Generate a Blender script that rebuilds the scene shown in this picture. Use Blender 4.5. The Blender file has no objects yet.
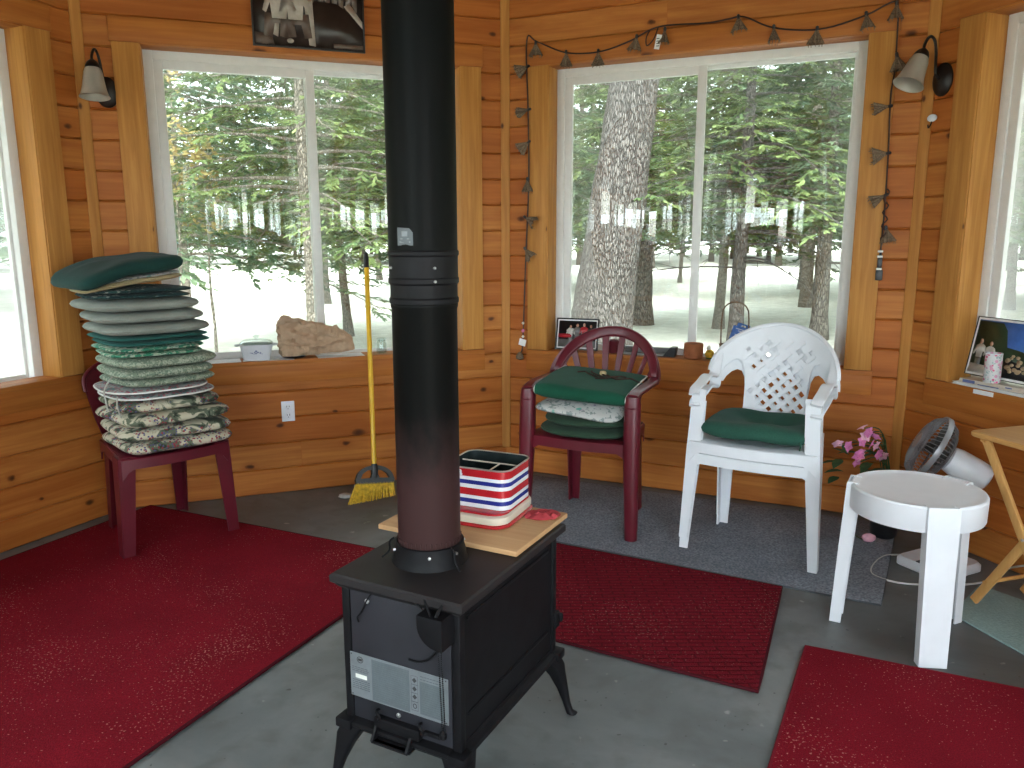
import bpy, bmesh, math, random
from mathutils import Vector as V, Matrix, noise
from mathutils.geometry import delaunay_2d_cdt
PI = math.pi; R = math.radians
sc = bpy.context.scene; C = sc.collection
random.seed(7)
SKY, SUN, EXPO = 3.4, 6.0, 1.0

# ------------------------------------------------------------------ node helpers
def newmat(name):
    m = bpy.data.materials.new(name); m.use_nodes = True
    nt = m.node_tree; nt.nodes.clear()
    out = nt.nodes.new('ShaderNodeOutputMaterial')
    return m, nt, out
def N(nt, t, ins=None, **kw):
    n = nt.nodes.new('ShaderNode' + t)
    for k, v in kw.items(): setattr(n, k, v)
    for k, v in (ins or {}).items():
        s = n.inputs[k]
        if isinstance(v, bpy.types.NodeSocket): nt.links.new(v, s)
        elif isinstance(v, bpy.types.Node): nt.links.new(v.outputs[0], s)
        else: s.default_value = v
    return n
def rgba(c): return (c[0], c[1], c[2], 1.0)
def s2l(*c):
    return tuple(((v/255)/12.92 if v <= 10 else ((v/255+0.055)/1.055)**2.4) for v in c)
def ramp(nt, fac, stops, interp='LINEAR'):
    n = N(nt, 'ValToRGB', {'Fac': fac}); cr = n.color_ramp; cr.interpolation = interp
    while len(cr.elements) < len(stops): cr.elements.new(0.5)
    for e, (p, c) in zip(cr.elements, stops):
        e.position = p; e.color = rgba(c) if not isinstance(c, (int, float)) else (c, c, c, 1)
    return n
def mixc(nt, fac, a, b, mode='MIX'):
    n = N(nt, 'MixRGB', blend_type=mode)
    for k, v in (('Fac', fac), ('Color1', a), ('Color2', b)):
        s = n.inputs[k]
        if isinstance(v, bpy.types.Node): nt.links.new(v.outputs[0], s)
        elif isinstance(v, bpy.types.NodeSocket): nt.links.new(v, s)
        elif k == 'Fac': s.default_value = v
        else: s.default_value = rgba(v)
    return n
def mth(nt, op, a, b=0.0, clamp=False):
    n = N(nt, 'Math', operation=op, use_clamp=clamp)
    for i, v in enumerate((a, b)):
        if isinstance(v, bpy.types.Node): nt.links.new(v.outputs[0], n.inputs[i])
        elif isinstance(v, bpy.types.NodeSocket): nt.links.new(v, n.inputs[i])
        else: n.inputs[i].default_value = v
    return n
def coords(nt, scale=(1, 1, 1), own=False):
    tc = N(nt, 'TexCoord')
    if own:
        oi = N(nt, 'ObjectInfo'); k = mth(nt, 'MULTIPLY', oi.outputs['Random'], 9.0)
        a = N(nt, 'VectorMath', {0: tc.outputs['Object'], 1: N(nt, 'CombineXYZ', {0: k, 1: k, 2: k}).outputs[0]}, operation='ADD')
        return N(nt, 'Mapping', {'Vector': a.outputs[0], 'Scale': scale})
    return N(nt, 'Mapping', {'Vector': tc.outputs['Object'], 'Scale': scale})
def bsdf(nt, out, col, rough=0.5, spec=0.5, metal=0.0, bump=None, bstr=0.3, bdist=0.01, **kw):
    b = N(nt, 'BsdfPrincipled', {'Metallic': metal, 'Specular IOR Level': spec})
    for k, v in (('Base Color', col), ('Roughness', rough)):
        s = b.inputs[k]
        if isinstance(v, bpy.types.Node): nt.links.new(v.outputs[0], s)
        elif isinstance(v, bpy.types.NodeSocket): nt.links.new(v, s)
        else: s.default_value = rgba(v) if k == 'Base Color' else v
    for k, v in kw.items(): b.inputs[k.replace('_', ' ')].default_value = v
    if bump is not None:
        bn = N(nt, 'Bump', {'Strength': bstr, 'Distance': bdist, 'Height': bump})
        nt.links.new(bn.outputs[0], b.inputs['Normal'])
    nt.links.new(b.outputs[0], out.inputs['Surface'])
    return b
def plain(name, col, rough=0.5, spec=0.5, metal=0.0, var=0.06, scale=30, bstr=0.05, **kw):
    m, nt, out = newmat(name)
    n = N(nt, 'TexNoise', {'Vector': coords(nt), 'Scale': scale, 'Detail': 4.0})
    c = ramp(nt, n.outputs['Fac'], [(0.3, tuple(x*(1-var) for x in col)), (0.7, tuple(min(1, x*(1+var)) for x in col))])
    bsdf(nt, out, c, rough, spec, metal, n.outputs['Fac'], bstr, 0.004, **kw)
    return m

def wood(name, light, red, dark, axis='X', knots=0.5, rough=0.5, spec=0.18, kscale=1.0):
    m, nt, out = newmat(name)
    tc = N(nt, 'TexCoord'); at = N(nt, 'Attribute', attribute_name='tone')
    off = mth(nt, 'MULTIPLY', at.outputs['Fac'], 41.0)
    comb = N(nt, 'CombineXYZ', {0: off, 1: off, 2: off})
    add = N(nt, 'VectorMath', {0: tc.outputs['Object'], 1: comb.outputs[0]}, operation='ADD')
    lo, hi = 1.3, 14.0
    sgl = {'X': (lo, hi, hi), 'Z': (hi, hi, lo), 'Y': (hi, lo, hi)}[axis]
    g = N(nt, 'Mapping', {'Vector': add.outputs[0], 'Scale': sgl})
    n1 = N(nt, 'TexNoise', {'Vector': g, 'Scale': 1.0, 'Detail': 5.0, 'Roughness': 0.6, 'Distortion': 0.8})
    sgl2 = {'X': (2, 70, 70), 'Z': (70, 70, 2), 'Y': (70, 2, 70)}[axis]
    g2 = N(nt, 'Mapping', {'Vector': add.outputs[0], 'Scale': sgl2})
    n2 = N(nt, 'TexNoise', {'Vector': g2, 'Scale': 1.0, 'Detail': 3.0})
    base = mixc(nt, ramp(nt, at.outputs['Fac'], [(0.0, 0.0), (1.0, 1.0)]), light, red)
    c1 = mixc(nt, ramp(nt, n1.outputs['Fac'], [(0.35, 0.55), (0.62, 0.0)]), base, dark)
    c2 = mixc(nt, ramp(nt, n2.outputs['Fac'], [(0.4, 0.28), (0.6, 0.0)]), c1, dark)
    a, b_ = 2.5*kscale, 4.2*kscale
    ks = {'X': (a, 0.0, b_), 'Z': (b_, 0.0, a), 'Y': (b_, a, 0.0)}[axis]
    km0 = N(nt, 'Mapping', {'Vector': add.outputs[0], 'Scale': ks}); ksep = N(nt, 'SeparateXYZ', {0: km0})
    i0, i1 = {'X': (0, 2), 'Z': (0, 2), 'Y': (0, 1)}[axis]
    km = N(nt, 'CombineXYZ', {0: mth(nt, 'ADD', ksep.outputs[i0], tc2 if False else 0.0), 1: ksep.outputs[i1]})
    kn = N(nt, 'TexNoise', {'Vector': add.outputs[0], 'Scale': 22.0})
    kv = N(nt, 'VectorMath', {0: kn.outputs['Color'], 1: (0.07, 0.07, 0.07)}, operation='MULTIPLY')
    kw_ = N(nt, 'VectorMath', {0: km.outputs[0], 1: kv.outputs[0]}, operation='ADD')
    vo = N(nt, 'TexVoronoi', {'Vector': kw_.outputs[0], 'Scale': 1.0, 'Randomness': 0.95}, voronoi_dimensions='2D')
    sep = N(nt, 'SeparateColor', {'Color': vo.outputs['Color']})
    sel = mth(nt, 'LESS_THAN', sep.outputs[0], knots)
    size = mth(nt, 'ADD', mth(nt, 'MULTIPLY', sep.outputs[1], 0.6), 0.35)
    dn = mth(nt, 'DIVIDE', vo.outputs['Distance'], size)
    kd = mth(nt, 'MULTIPLY', ramp(nt, dn, [(0.03, 0.95), (0.07, 0.7), (0.12, 0.0)]), sel)
    halo = mth(nt, 'MULTIPLY', ramp(nt, dn, [(0.07, 0.55), (0.26, 0.0)]), sel)
    c3 = mixc(nt, halo, c2, tuple(x*0.75 for x in red))
    c4 = mixc(nt, kd, c3, (0.055, 0.016, 0.006))
    bsdf(nt, out, c4, rough, spec, 0, n2.outputs['Fac'], 0.08, 0.003)
    return m

M = {}
M['pine_wall'] = wood('pine_wall', (0.51, 0.205, 0.048), (0.42, 0.120, 0.021), (0.26, 0.062, 0.009), 'X', 0.45)
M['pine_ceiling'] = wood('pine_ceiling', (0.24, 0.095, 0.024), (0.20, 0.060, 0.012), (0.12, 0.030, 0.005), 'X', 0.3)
M['pine_trim'] = wood('pine_trim', (0.53, 0.255, 0.064), (0.45, 0.175, 0.036), (0.29, 0.10, 0.018), 'Z', 0.26)
M['pine_trim_x'] = wood('pine_trim_x', (0.49, 0.190, 0.042), (0.41, 0.120, 0.021), (0.27, 0.070, 0.011), 'X', 0.30)
M['tray_wood'] = wood('tray_wood', (0.62, 0.36, 0.13), (0.58, 0.31, 0.10), (0.48, 0.23, 0.07), 'X', 0.0)
M['tray_wood_z'] = wood('tray_wood_z', (0.62, 0.36, 0.13), (0.58, 0.31, 0.10), (0.48, 0.23, 0.07), 'Z', 0.0)
M['plywood'] = wood('plywood', (0.56, 0.35, 0.18), (0.52, 0.31, 0.15), (0.42, 0.22, 0.10), 'X', 0.12, 0.6, 0.2)
M['vinyl'] = plain('vinyl', (0.72, 0.72, 0.69), 0.4, 0.4, var=0.03)
M['white_plastic'] = plain('white_plastic', (0.68, 0.70, 0.73), 0.38, 0.45, var=0.03, scale=12)
M['maroon_plastic'] = plain('maroon_plastic', (0.098, 0.006, 0.014), 0.36, 0.5, var=0.15, scale=8)
M['black_metal'] = plain('black_metal', (0.0070, 0.0067, 0.0078), 0.5, 0.14, var=0.3, scale=20, bstr=0.1)
M['stove_top'] = plain('stove_top', (0.016, 0.0135, 0.0142), 0.55, 0.35, var=0.25, scale=10, bstr=0.1)
M['stove_back'] = plain('stove_back', (0.019, 0.019, 0.024), 0.48, 0.35, var=0.2, scale=8, bstr=0.06)
M['steel'] = plain('steel', (0.5, 0.5, 0.5), 0.35, 0.5, 0.9)
M['label'] = plain('label', (0.20, 0.22, 0.235), 0.38, 0.5, 0.35, var=0.12, scale=25)
M['label_band'] = plain('label_band', (0.125, 0.148, 0.16), 0.4, 0.5, 0.3, var=0.1, scale=40)
M['ink'] = plain('ink', (0.035, 0.037, 0.04), 0.6)
M['ink_soft'] = plain('ink_soft', (0.10, 0.115, 0.125), 0.6)
M['white_ink'] = plain('white_ink', (0.72, 0.72, 0.66), 0.5)
M['paper'] = plain('paper', (0.80, 0.80, 0.78), 0.8, 0.2)
M['bronze'] = plain('bronze', (0.016, 0.012, 0.010), 0.42, 0.5, 0.4)
M['wire_brown'] = plain('wire_brown', (0.035, 0.013, 0.009), 0.55)
M['frost_glass'] = plain('frost_glass', (0.42, 0.38, 0.31), 0.3, 0.5, var=0.12, scale=14, Transmission_Weight=0.25)
M['lampshade_mesh'] = plain('lampshade_mesh', (0.16, 0.115, 0.075), 0.8, 0.2, var=0.5, scale=160, bstr=0.5)
M['teal_yarn'] = plain('teal_yarn', (0.10, 0.22, 0.20), 0.8)
M['pink'] = plain('pink', (0.62, 0.20, 0.40), 0.7, 0.2, var=0.25)
M['pale_pink'] = plain('pale_pink', (0.66, 0.36, 0.44), 0.7, 0.2, var=0.25)
M['leaf'] = plain('leaf', (0.035, 0.085, 0.030), 0.6, 0.3, var=0.4)
M['terracotta'] = plain('terracotta', (0.36, 0.13, 0.055), 0.7, 0.2, var=0.15)
M['yellow_plastic'] = plain('yellow_plastic', (0.72, 0.42, 0.02), 0.35)
M['bristle'] = plain('bristle', (0.62, 0.40, 0.035), 0.6, 0.3, var=0.35, scale=60)
M['black_plastic'] = plain('black_plastic', (0.015, 0.015, 0.017), 0.4)
M['grey_cage'] = plain('grey_cage', (0.24, 0.24, 0.25), 0.35, 0.5, 0.3)
M['blade'] = plain('blade', (0.03, 0.028, 0.026), 0.3)
M['red_paint'] = plain('red_paint', (0.42, 0.015, 0.022), 0.25, var=0.08)
M['blue_paint'] = plain('blue_paint', (0.02, 0.028, 0.20), 0.22, var=0.08)
M['white_paint'] = plain('white_paint', (0.70, 0.72, 0.76), 0.25, var=0.04)
M['cream'] = plain('cream', (0.62, 0.56, 0.46), 0.35, var=0.05)
M['tin_inside'] = plain('tin_inside', (0.028, 0.040, 0.040), 0.35, 0.5, 0.5, var=0.2)
M['tin_rim'] = plain('tin_rim', (0.55, 0.56, 0.54), 0.3, 0.5, 0.8)
M['blue_packet'] = plain('blue_packet', (0.03, 0.11, 0.36), 0.4, var=0.4, scale=60)
M['wicker'] = plain('wicker', (0.14, 0.085, 0.045), 0.7, var=0.5, scale=150, bstr=0.5)
M['ceramic'] = plain('ceramic', (0.74, 0.76, 0.80), 0.2, 0.5, var=0.02)
M['cornflower'] = plain('cornflower', (0.10, 0.13, 0.30), 0.4)
M['soil'] = plain('soil', (0.03, 0.02, 0.014), 0.9)
M['grey_cord'] = plain('grey_cord', (0.50, 0.50, 0.47), 0.5)
M['tie_cord'] = plain('tie_cord', (0.40, 0.39, 0.34), 0.8, 0.2)
M['brown_tie'] = plain('brown_tie', (0.035, 0.020, 0.014), 0.8, 0.2)
M['piping_white'] = plain('piping_white', (0.70, 0.70, 0.66), 0.8, 0.2)
M['skin'] = plain('skin', (0.42, 0.24, 0.17), 0.6)
for k, c in dict(photo_black=(0.012, 0.012, 0.014), photo_dark=(0.035, 0.035, 0.032), photo_white=(0.52, 0.51, 0.47), photo_grey=(0.17, 0.17, 0.165), photo_red=(0.45, 0.02, 0.03),
                 photo_blue=(0.05, 0.14, 0.42), photo_navy=(0.03, 0.04, 0.09), photo_green=(0.025, 0.045, 0.022), photo_tan=(0.42, 0.31, 0.19), sepia_dark=(0.028, 0.019, 0.015),
                 sepia_mid=(0.12, 0.085, 0.066), sepia_light=(0.40, 0.35, 0.29)).items():
    M[k] = plain(k, c, 0.3, 0.5, var=0.12, scale=40, bstr=0.0)

def crumpled(name, col):
    m, nt, out = newmat(name)
    v = N(nt, 'TexVoronoi', {'Vector': coords(nt), 'Scale': 22.0}); n = N(nt, 'TexNoise', {'Vector': coords(nt), 'Scale': 35.0, 'Detail': 5.0})
    c = ramp(nt, n.outputs['Fac'], [(0.3, tuple(x*0.8 for x in col)), (0.7, col)])
    bsdf(nt, out, c, 0.75, 0.2, 0, v.outputs['Distance'], 0.5, 0.02); return m
M['kraft'] = crumpled('kraft', (0.56, 0.39, 0.255))
M['plastic_wrap'] = crumpled('plastic_wrap', (0.42, 0.05, 0.06))
M['lint'] = crumpled('lint', (0.50, 0.49, 0.46))

def pipe_mat():
    m, nt, out = newmat('stove_pipe_steel')
    tc = N(nt, 'TexCoord'); sep = N(nt, 'SeparateXYZ', {0: tc.outputs['Object']})
    n = N(nt, 'TexNoise', {'Vector': coords(nt, (1, 1, 0.6)), 'Scale': 9.0, 'Detail': 6.0, 'Roughness': 0.65})
    h = mth(nt, 'MULTIPLY', mth(nt, 'ADD', sep.outputs[2], mth(nt, 'MULTIPLY', n.outputs['Fac'], 0.34)), 0.5)
    # heat-browned paint near the firebox: a worn patch with an edge of its own
    c = ramp(nt, h, [(0.50, (0.042, 0.0205, 0.020)), (0.555, (0.020, 0.0125, 0.0120)), (0.60, (0.0042, 0.0042, 0.0040)), (0.9, (0.0030, 0.0034, 0.0032))])
    bsdf(nt, out, c, 0.45, 0.07, 0, n.outputs['Fac'], 0.08, 0.004); return m
M['pipe'] = pipe_mat()

def concrete():
    m, nt, out = newmat('concrete')
    co = coords(nt)
    n1 = N(nt, 'TexNoise', {'Vector': co, 'Scale': 1.4, 'Detail': 6.0, 'Roughness': 0.6, 'Distortion': 0.6})
    n2 = N(nt, 'TexNoise', {'Vector': co, 'Scale': 9.0, 'Detail': 5.0})
    n3 = N(nt, 'TexNoise', {'Vector': co, 'Scale': 17.0, 'Detail': 2.0})
    c = ramp(nt, n1.outputs['Fac'], [(0.3, (0.060, 0.066, 0.064)), (0.5, (0.118, 0.132, 0.133)), (0.68, (0.185, 0.198, 0.196))])
    c2 = mixc(nt, ramp(nt, n2.outputs['Fac'], [(0.33, 0.5), (0.5, 0.0)]), c, (0.075, 0.078, 0.072))
    n5 = N(nt, 'TexNoise', {'Vector': co, 'Scale': 46.0, 'Detail': 1.0})
    c2 = mixc(nt, ramp(nt, n5.outputs['Fac'], [(0.235, 0.75), (0.265, 0.0)]), c2, (0.03, 0.03, 0.028))
    c3 = mixc(nt, ramp(nt, n3.outputs['Fac'], [(0.70, 0.0), (0.76, 0.6)]), c2, (0.36, 0.36, 0.34))
    rr = ramp(nt, n1.outputs['Fac'], [(0.3, 0.36), (0.7, 0.55)])
    bsdf(nt, out, c3, rr, 0.45, 0, n2.outputs['Fac'], 0.08, 0.004); return m
M['concrete'] = concrete()

def carpet(name, a, b, speck, sp_amt=0.735, ribs=False, scale=260, specscale=70):
    m, nt, out = newmat(name)
    co = coords(nt)
    n1 = N(nt, 'TexNoise', {'Vector': co, 'Scale': scale, 'Detail': 2.0})
    n2 = N(nt, 'TexNoise', {'Vector': co, 'Scale': 3.0, 'Detail': 5.0})
    n3 = N(nt, 'TexNoise', {'Vector': coords(nt, (1, 1, 0)), 'Scale': specscale, 'Detail': 1.0})
    n4 = N(nt, 'TexNoise', {'Vector': coords(nt, (1, 1, 0)), 'Scale': 2.2, 'Detail': 2.0})
    c = ramp(nt, n1.outputs['Fac'], [(0.3, a), (0.7, b)])
    c = mixc(nt, ramp(nt, n2.outputs['Fac'], [(0.35, 0.35), (0.65, 0.0)]), c, tuple(x*0.6 for x in a))
    mask = mth(nt, 'ADD', n3.outputs['Fac'], mth(nt, 'MULTIPLY', n4.outputs['Fac'], 0.34))
    c = mixc(nt, ramp(nt, mask, [(sp_amt+0.155, 0.0), (sp_amt+0.18, 0.8)]), c, speck)
    hgt = n1.outputs['Fac']
    if ribs:
        br = N(nt, 'TexBrick', {'Vector': coords(nt, (1, 1, 1)), 'Scale': 1.0, 'Brick Width': 0.09, 'Row Height': 0.026, 'Mortar Size': 0.005, 'Mortar Smooth': 0.6, 'Color1': (1, 1, 1, 1), 'Color2': (0.9, 0.9, 0.9, 1), 'Mortar': (0, 0, 0, 1)}, offset=0.5)
        hgt = mth(nt, 'ADD', mth(nt, 'MULTIPLY', br.outputs['Color'], 1.2), n1.outputs['Fac'])
        c = mixc(nt, ramp(nt, br.outputs['Color'], [(0.1, 0.6), (0.7, 0.0)]), c, tuple(x*0.45 for x in a))
        bsdf(nt, out, c, 0.95, 0.1, 0, hgt, 0.9, 0.012)
    else:
        bsdf(nt, out, c, 0.95, 0.1, 0, hgt, 0.6, 0.006)
    return m
M['red_carpet'] = carpet('red_carpet', (0.140, 0.0045, 0.011), (0.240, 0.008, 0.019), (0.45, 0.20, 0.17), 0.715, specscale=120)
M['red_mat'] = carpet('red_mat', (0.150, 0.006, 0.014), (0.240, 0.010, 0.022), (0.40, 0.20, 0.17), 0.71, ribs=True, specscale=120)
M['blue_carpet'] = carpet('blue_carpet', (0.125, 0.145, 0.175), (0.31, 0.335, 0.38), (0.42, 0.43, 0.45), 0.76, scale=110)
M['teal_mat'] = carpet('teal_mat', (0.23, 0.335, 0.325), (0.29, 0.405, 0.39), (0.03, 0.045, 0.045), 0.75, scale=120, specscale=14)
M['rug_edge'] = plain('rug_edge', (0.055, 0.006, 0.010), 0.9, 0.1)
M['red_edge'] = plain('red_edge', (0.16, 0.010, 0.018), 0.9, 0.1)
M['grey_edge'] = plain('grey_edge', (0.085, 0.09, 0.10), 0.9, 0.1)

def fabric(name, col, var=0.2, weave=350):
    m, nt, out = newmat(name)
    n = N(nt, 'TexNoise', {'Vector': coords(nt), 'Scale': weave, 'Detail': 1.0}); n2 = N(nt, 'TexNoise', {'Vector': coords(nt), 'Scale': 11.0, 'Detail': 4.0})
    c = ramp(nt, n.outputs['Fac'], [(0.3, tuple(x*(1-var) for x in col)), (0.7, tuple(x*(1+var) for x in col))])
    c = mixc(nt, ramp(nt, n2.outputs['Fac'], [(0.35, 0.25), (0.6, 0.0)]), c, tuple(x*0.55 for x in col))
    bsdf(nt, out, c, 0.9, 0.15, 0, n2.outputs['Fac'], 0.25, 0.012, Sheen_Weight=0.04); return m
def floral(name, base, blot, dots, s=11, thr=0.5, dot_s=38, dot_amt=0.35, third=None):
    m, nt, out = newmat(name)
    co = coords(nt, own=True)
    n = N(nt, 'TexNoise', {'Vector': co, 'Scale': s, 'Detail': 3.0, 'Distortion': 1.2})
    n2 = N(nt, 'TexNoise', {'Vector': co, 'Scale': s*0.55, 'Detail': 2.0, 'W': 3.0}, noise_dimensions='4D')
    v = N(nt, 'TexVoronoi', {'Vector': co, 'Scale': dot_s})
    c = mixc(nt, ramp(nt, n.outputs['Fac'], [(thr-0.02, 0.0), (thr+0.03, 1.0)]), base, blot)
    if third: c = mixc(nt, ramp(nt, n.outputs['Fac'], [(thr+0.09, 0.0), (thr+0.12, 1.0)]), c, third)
    dm = mth(nt, 'MULTIPLY', ramp(nt, v.outputs['Distance'], [(0.34, 1.0), (0.42, 0.0)]), ramp(nt, n2.outputs['Fac'], [(1-dot_amt-0.12, 0.0), (1-dot_amt-0.07, 1.0)]))
    hs = N(nt, 'SeparateColor', {'Color': v.outputs['Color']})
    dc = mixc(nt, ramp(nt, hs.outputs[0], [(0.5, 0.0), (0.55, 1.0)]), dots[0], dots[1])
    c = mixc(nt, dm, c, dc)
    w = N(nt, 'TexNoise', {'Vector': co, 'Scale': 12.0, 'Detail': 4.0})
    bsdf(nt, out, c, 0.9, 0.15, 0, w.outputs['Fac'], 0.3, 0.012, Sheen_Weight=0.04); return m
M['f_dkgreen'] = fabric('f_dkgreen', (0.011, 0.042, 0.036))
M['f_grey'] = fabric('f_grey', (0.255, 0.275, 0.240))
M['f_teal'] = fabric('f_teal', (0.022, 0.140, 0.118))
M['f_velvet'] = fabric('f_velvet', (0.030, 0.062, 0.038), 0.3)
M['f_bright'] = fabric('f_bright', (0.009, 0.070, 0.040))
M['f_seat'] = fabric('f_seat', (0.022, 0.078, 0.055))
M['f_tan'] = fabric('f_tan', (0.42, 0.33, 0.18))
M['f_tweed'] = floral('f_tweed', (0.17, 0.22, 0.16), (0.33, 0.37, 0.28), ((0.40, 0.43, 0.33), (0.11, 0.15, 0.11)), 60, 0.5, 90, 0.5)
M['f_leaf'] = floral('f_leaf', (0.05, 0.25, 0.15), (0.48, 0.55, 0.42), ((0.03, 0.14, 0.09), (0.42, 0.48, 0.40)), 24, 0.53, 60, 0.4)
M['f_darkteal'] = floral('f_darkteal', (0.010, 0.040, 0.042), (0.02, 0.075, 0.07), ((0.35, 0.37, 0.34), (0.05, 0.10, 0.10)), 24, 0.55, 45, 0.42)
M['f_piped'] = floral('f_piped', (0.30, 0.31, 0.30), (0.12, 0.17, 0.17), ((0.32, 0.05, 0.08), (0.36, 0.10, 0.12)), 13, 0.52, 60, 0.55)
M['f_floral'] = floral('f_floral', (0.50, 0.46, 0.34), (0.105, 0.125, 0.085), ((0.26, 0.04, 0.055), (0.09, 0.085, 0.18)), 12, 0.49, 75, 0.42, (0.035, 0.045, 0.03))
M['f_white'] = floral('f_white', (0.48, 0.48, 0.46), (0.20, 0.24, 0.23), ((0.12, 0.36, 0.29), (0.22, 0.16, 0.24)), 34, 0.56, 26, 0.33)
M['f_can'] = floral('f_can', (0.62, 0.62, 0.62), (0.20, 0.38, 0.36), ((0.62, 0.10, 0.22), (0.62, 0.30, 0.42)), 60, 0.60, 55, 0.6)

def glass_pane():
    m, nt, out = newmat('window_glass')
    lw = N(nt, 'LayerWeight', {'Blend': 0.5})
    f5 = mth(nt, 'POWER', lw.outputs['Facing'], 4.0)
    fac = mth(nt, 'ADD', mth(nt, 'MULTIPLY', f5, 0.85), 0.085, True)
    t = N(nt, 'BsdfTransparent', {'Color': (0.965, 0.985, 0.97, 1)}); g = N(nt, 'BsdfGlossy', {'Roughness': 0.0, 'Color': (1, 1, 1, 1)})
    mx = N(nt, 'MixShader', {0: fac, 1: t.outputs[0], 2: g.outputs[0]})
    nt.links.new(mx.outputs[0], out.inputs['Surface']); return m
M['glass'] = glass_pane()
def clear_glass():
    m, nt, out = newmat('clear_glass')
    lw = N(nt, 'LayerWeight', {'Blend': 0.5})
    fac = mth(nt, 'ADD', mth(nt, 'MULTIPLY', mth(nt, 'POWER', lw.outputs['Facing'], 2.5), 0.6), 0.06, True)
    t = N(nt, 'BsdfTransparent', {'Color': (0.90, 0.93, 0.92, 1)}); g = N(nt, 'BsdfGlossy', {'Roughness': 0.08, 'Color': (0.9, 0.93, 0.93, 1)})
    mx = N(nt, 'MixShader', {0: fac, 1: t.outputs[0], 2: g.outputs[0]})
    nt.links.new(mx.outputs[0], out.inputs['Surface']); return m
M['clear_glass'] = clear_glass()

def bark(name, a, b, s=(7, 7, 1.6)):
    m, nt, out = newmat(name)
    co = coords(nt, s)
    v = N(nt, 'TexVoronoi', {'Vector': co, 'Scale': 2.4}, feature='DISTANCE_TO_EDGE'); n = N(nt, 'TexNoise', {'Vector': co, 'Scale': 3.0, 'Detail': 6.0})
    h = mth(nt, 'ADD', ramp(nt, v.outputs['Distance'], [(0.0, 0.0), (0.22, 1.0)]), n.outputs['Fac'])
    c = ramp(nt, mth(nt, 'MULTIPLY', h, 0.5), [(0.25, a), (0.7, b)])
    bsdf(nt, out, c, 0.9, 0.1, 0, h, 0.9, 0.05); return m
M['bark'] = bark('bark', (0.07, 0.058, 0.046), (0.24, 0.205, 0.17), (14, 14, 4))
M['bark_pale'] = bark('bark_pale', (0.13, 0.115, 0.09), (0.34, 0.30, 0.245), (20, 20, 7))
M['bark_grey'] = bark('bark_grey', (0.050, 0.044, 0.040), (0.175, 0.16, 0.145), (24, 24, 4.5))
def needle(name, a, b, tr=0.4):
    m, nt, out = newmat(name)
    at = N(nt, 'Attribute', attribute_name='tone')
    c = ramp(nt, at.outputs['Fac'], [(0.0, a), (1.0, b)])
    d = N(nt, 'BsdfDiffuse', {'Color': c}); t = N(nt, 'BsdfTranslucent', {'Color': c})
    mx = N(nt, 'MixShader', {0: tr, 1: d.outputs[0], 2: t.outputs[0]})
    nt.links.new(mx.outputs[0], out.inputs['Surface']); return m
M['needles'] = needle('needles', (0.045, 0.085, 0.040), (0.21, 0.265, 0.10))
M['needles_blue'] = needle('needles_blue', (0.050, 0.092, 0.055), (0.185, 0.255, 0.145))
M['needles_far'] = needle('needles_far', (0.055, 0.085, 0.045), (0.17, 0.215, 0.095))
M['autumn'] = needle('autumn', (0.28, 0.20, 0.08), (0.42, 0.35, 0.14))
M['grass'] = carpet('grass_field', (0.70, 0.70, 0.60), (0.80, 0.79, 0.70), (0.78, 0.77, 0.70), 0.9, scale=6)
M['teal_siding'] = plain('teal_siding', (0.012, 0.12, 0.15), 0.6, var=0.2, scale=4)
M['roof_dark'] = plain('roof_dark', (0.05, 0.06, 0.07), 0.8)

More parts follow.
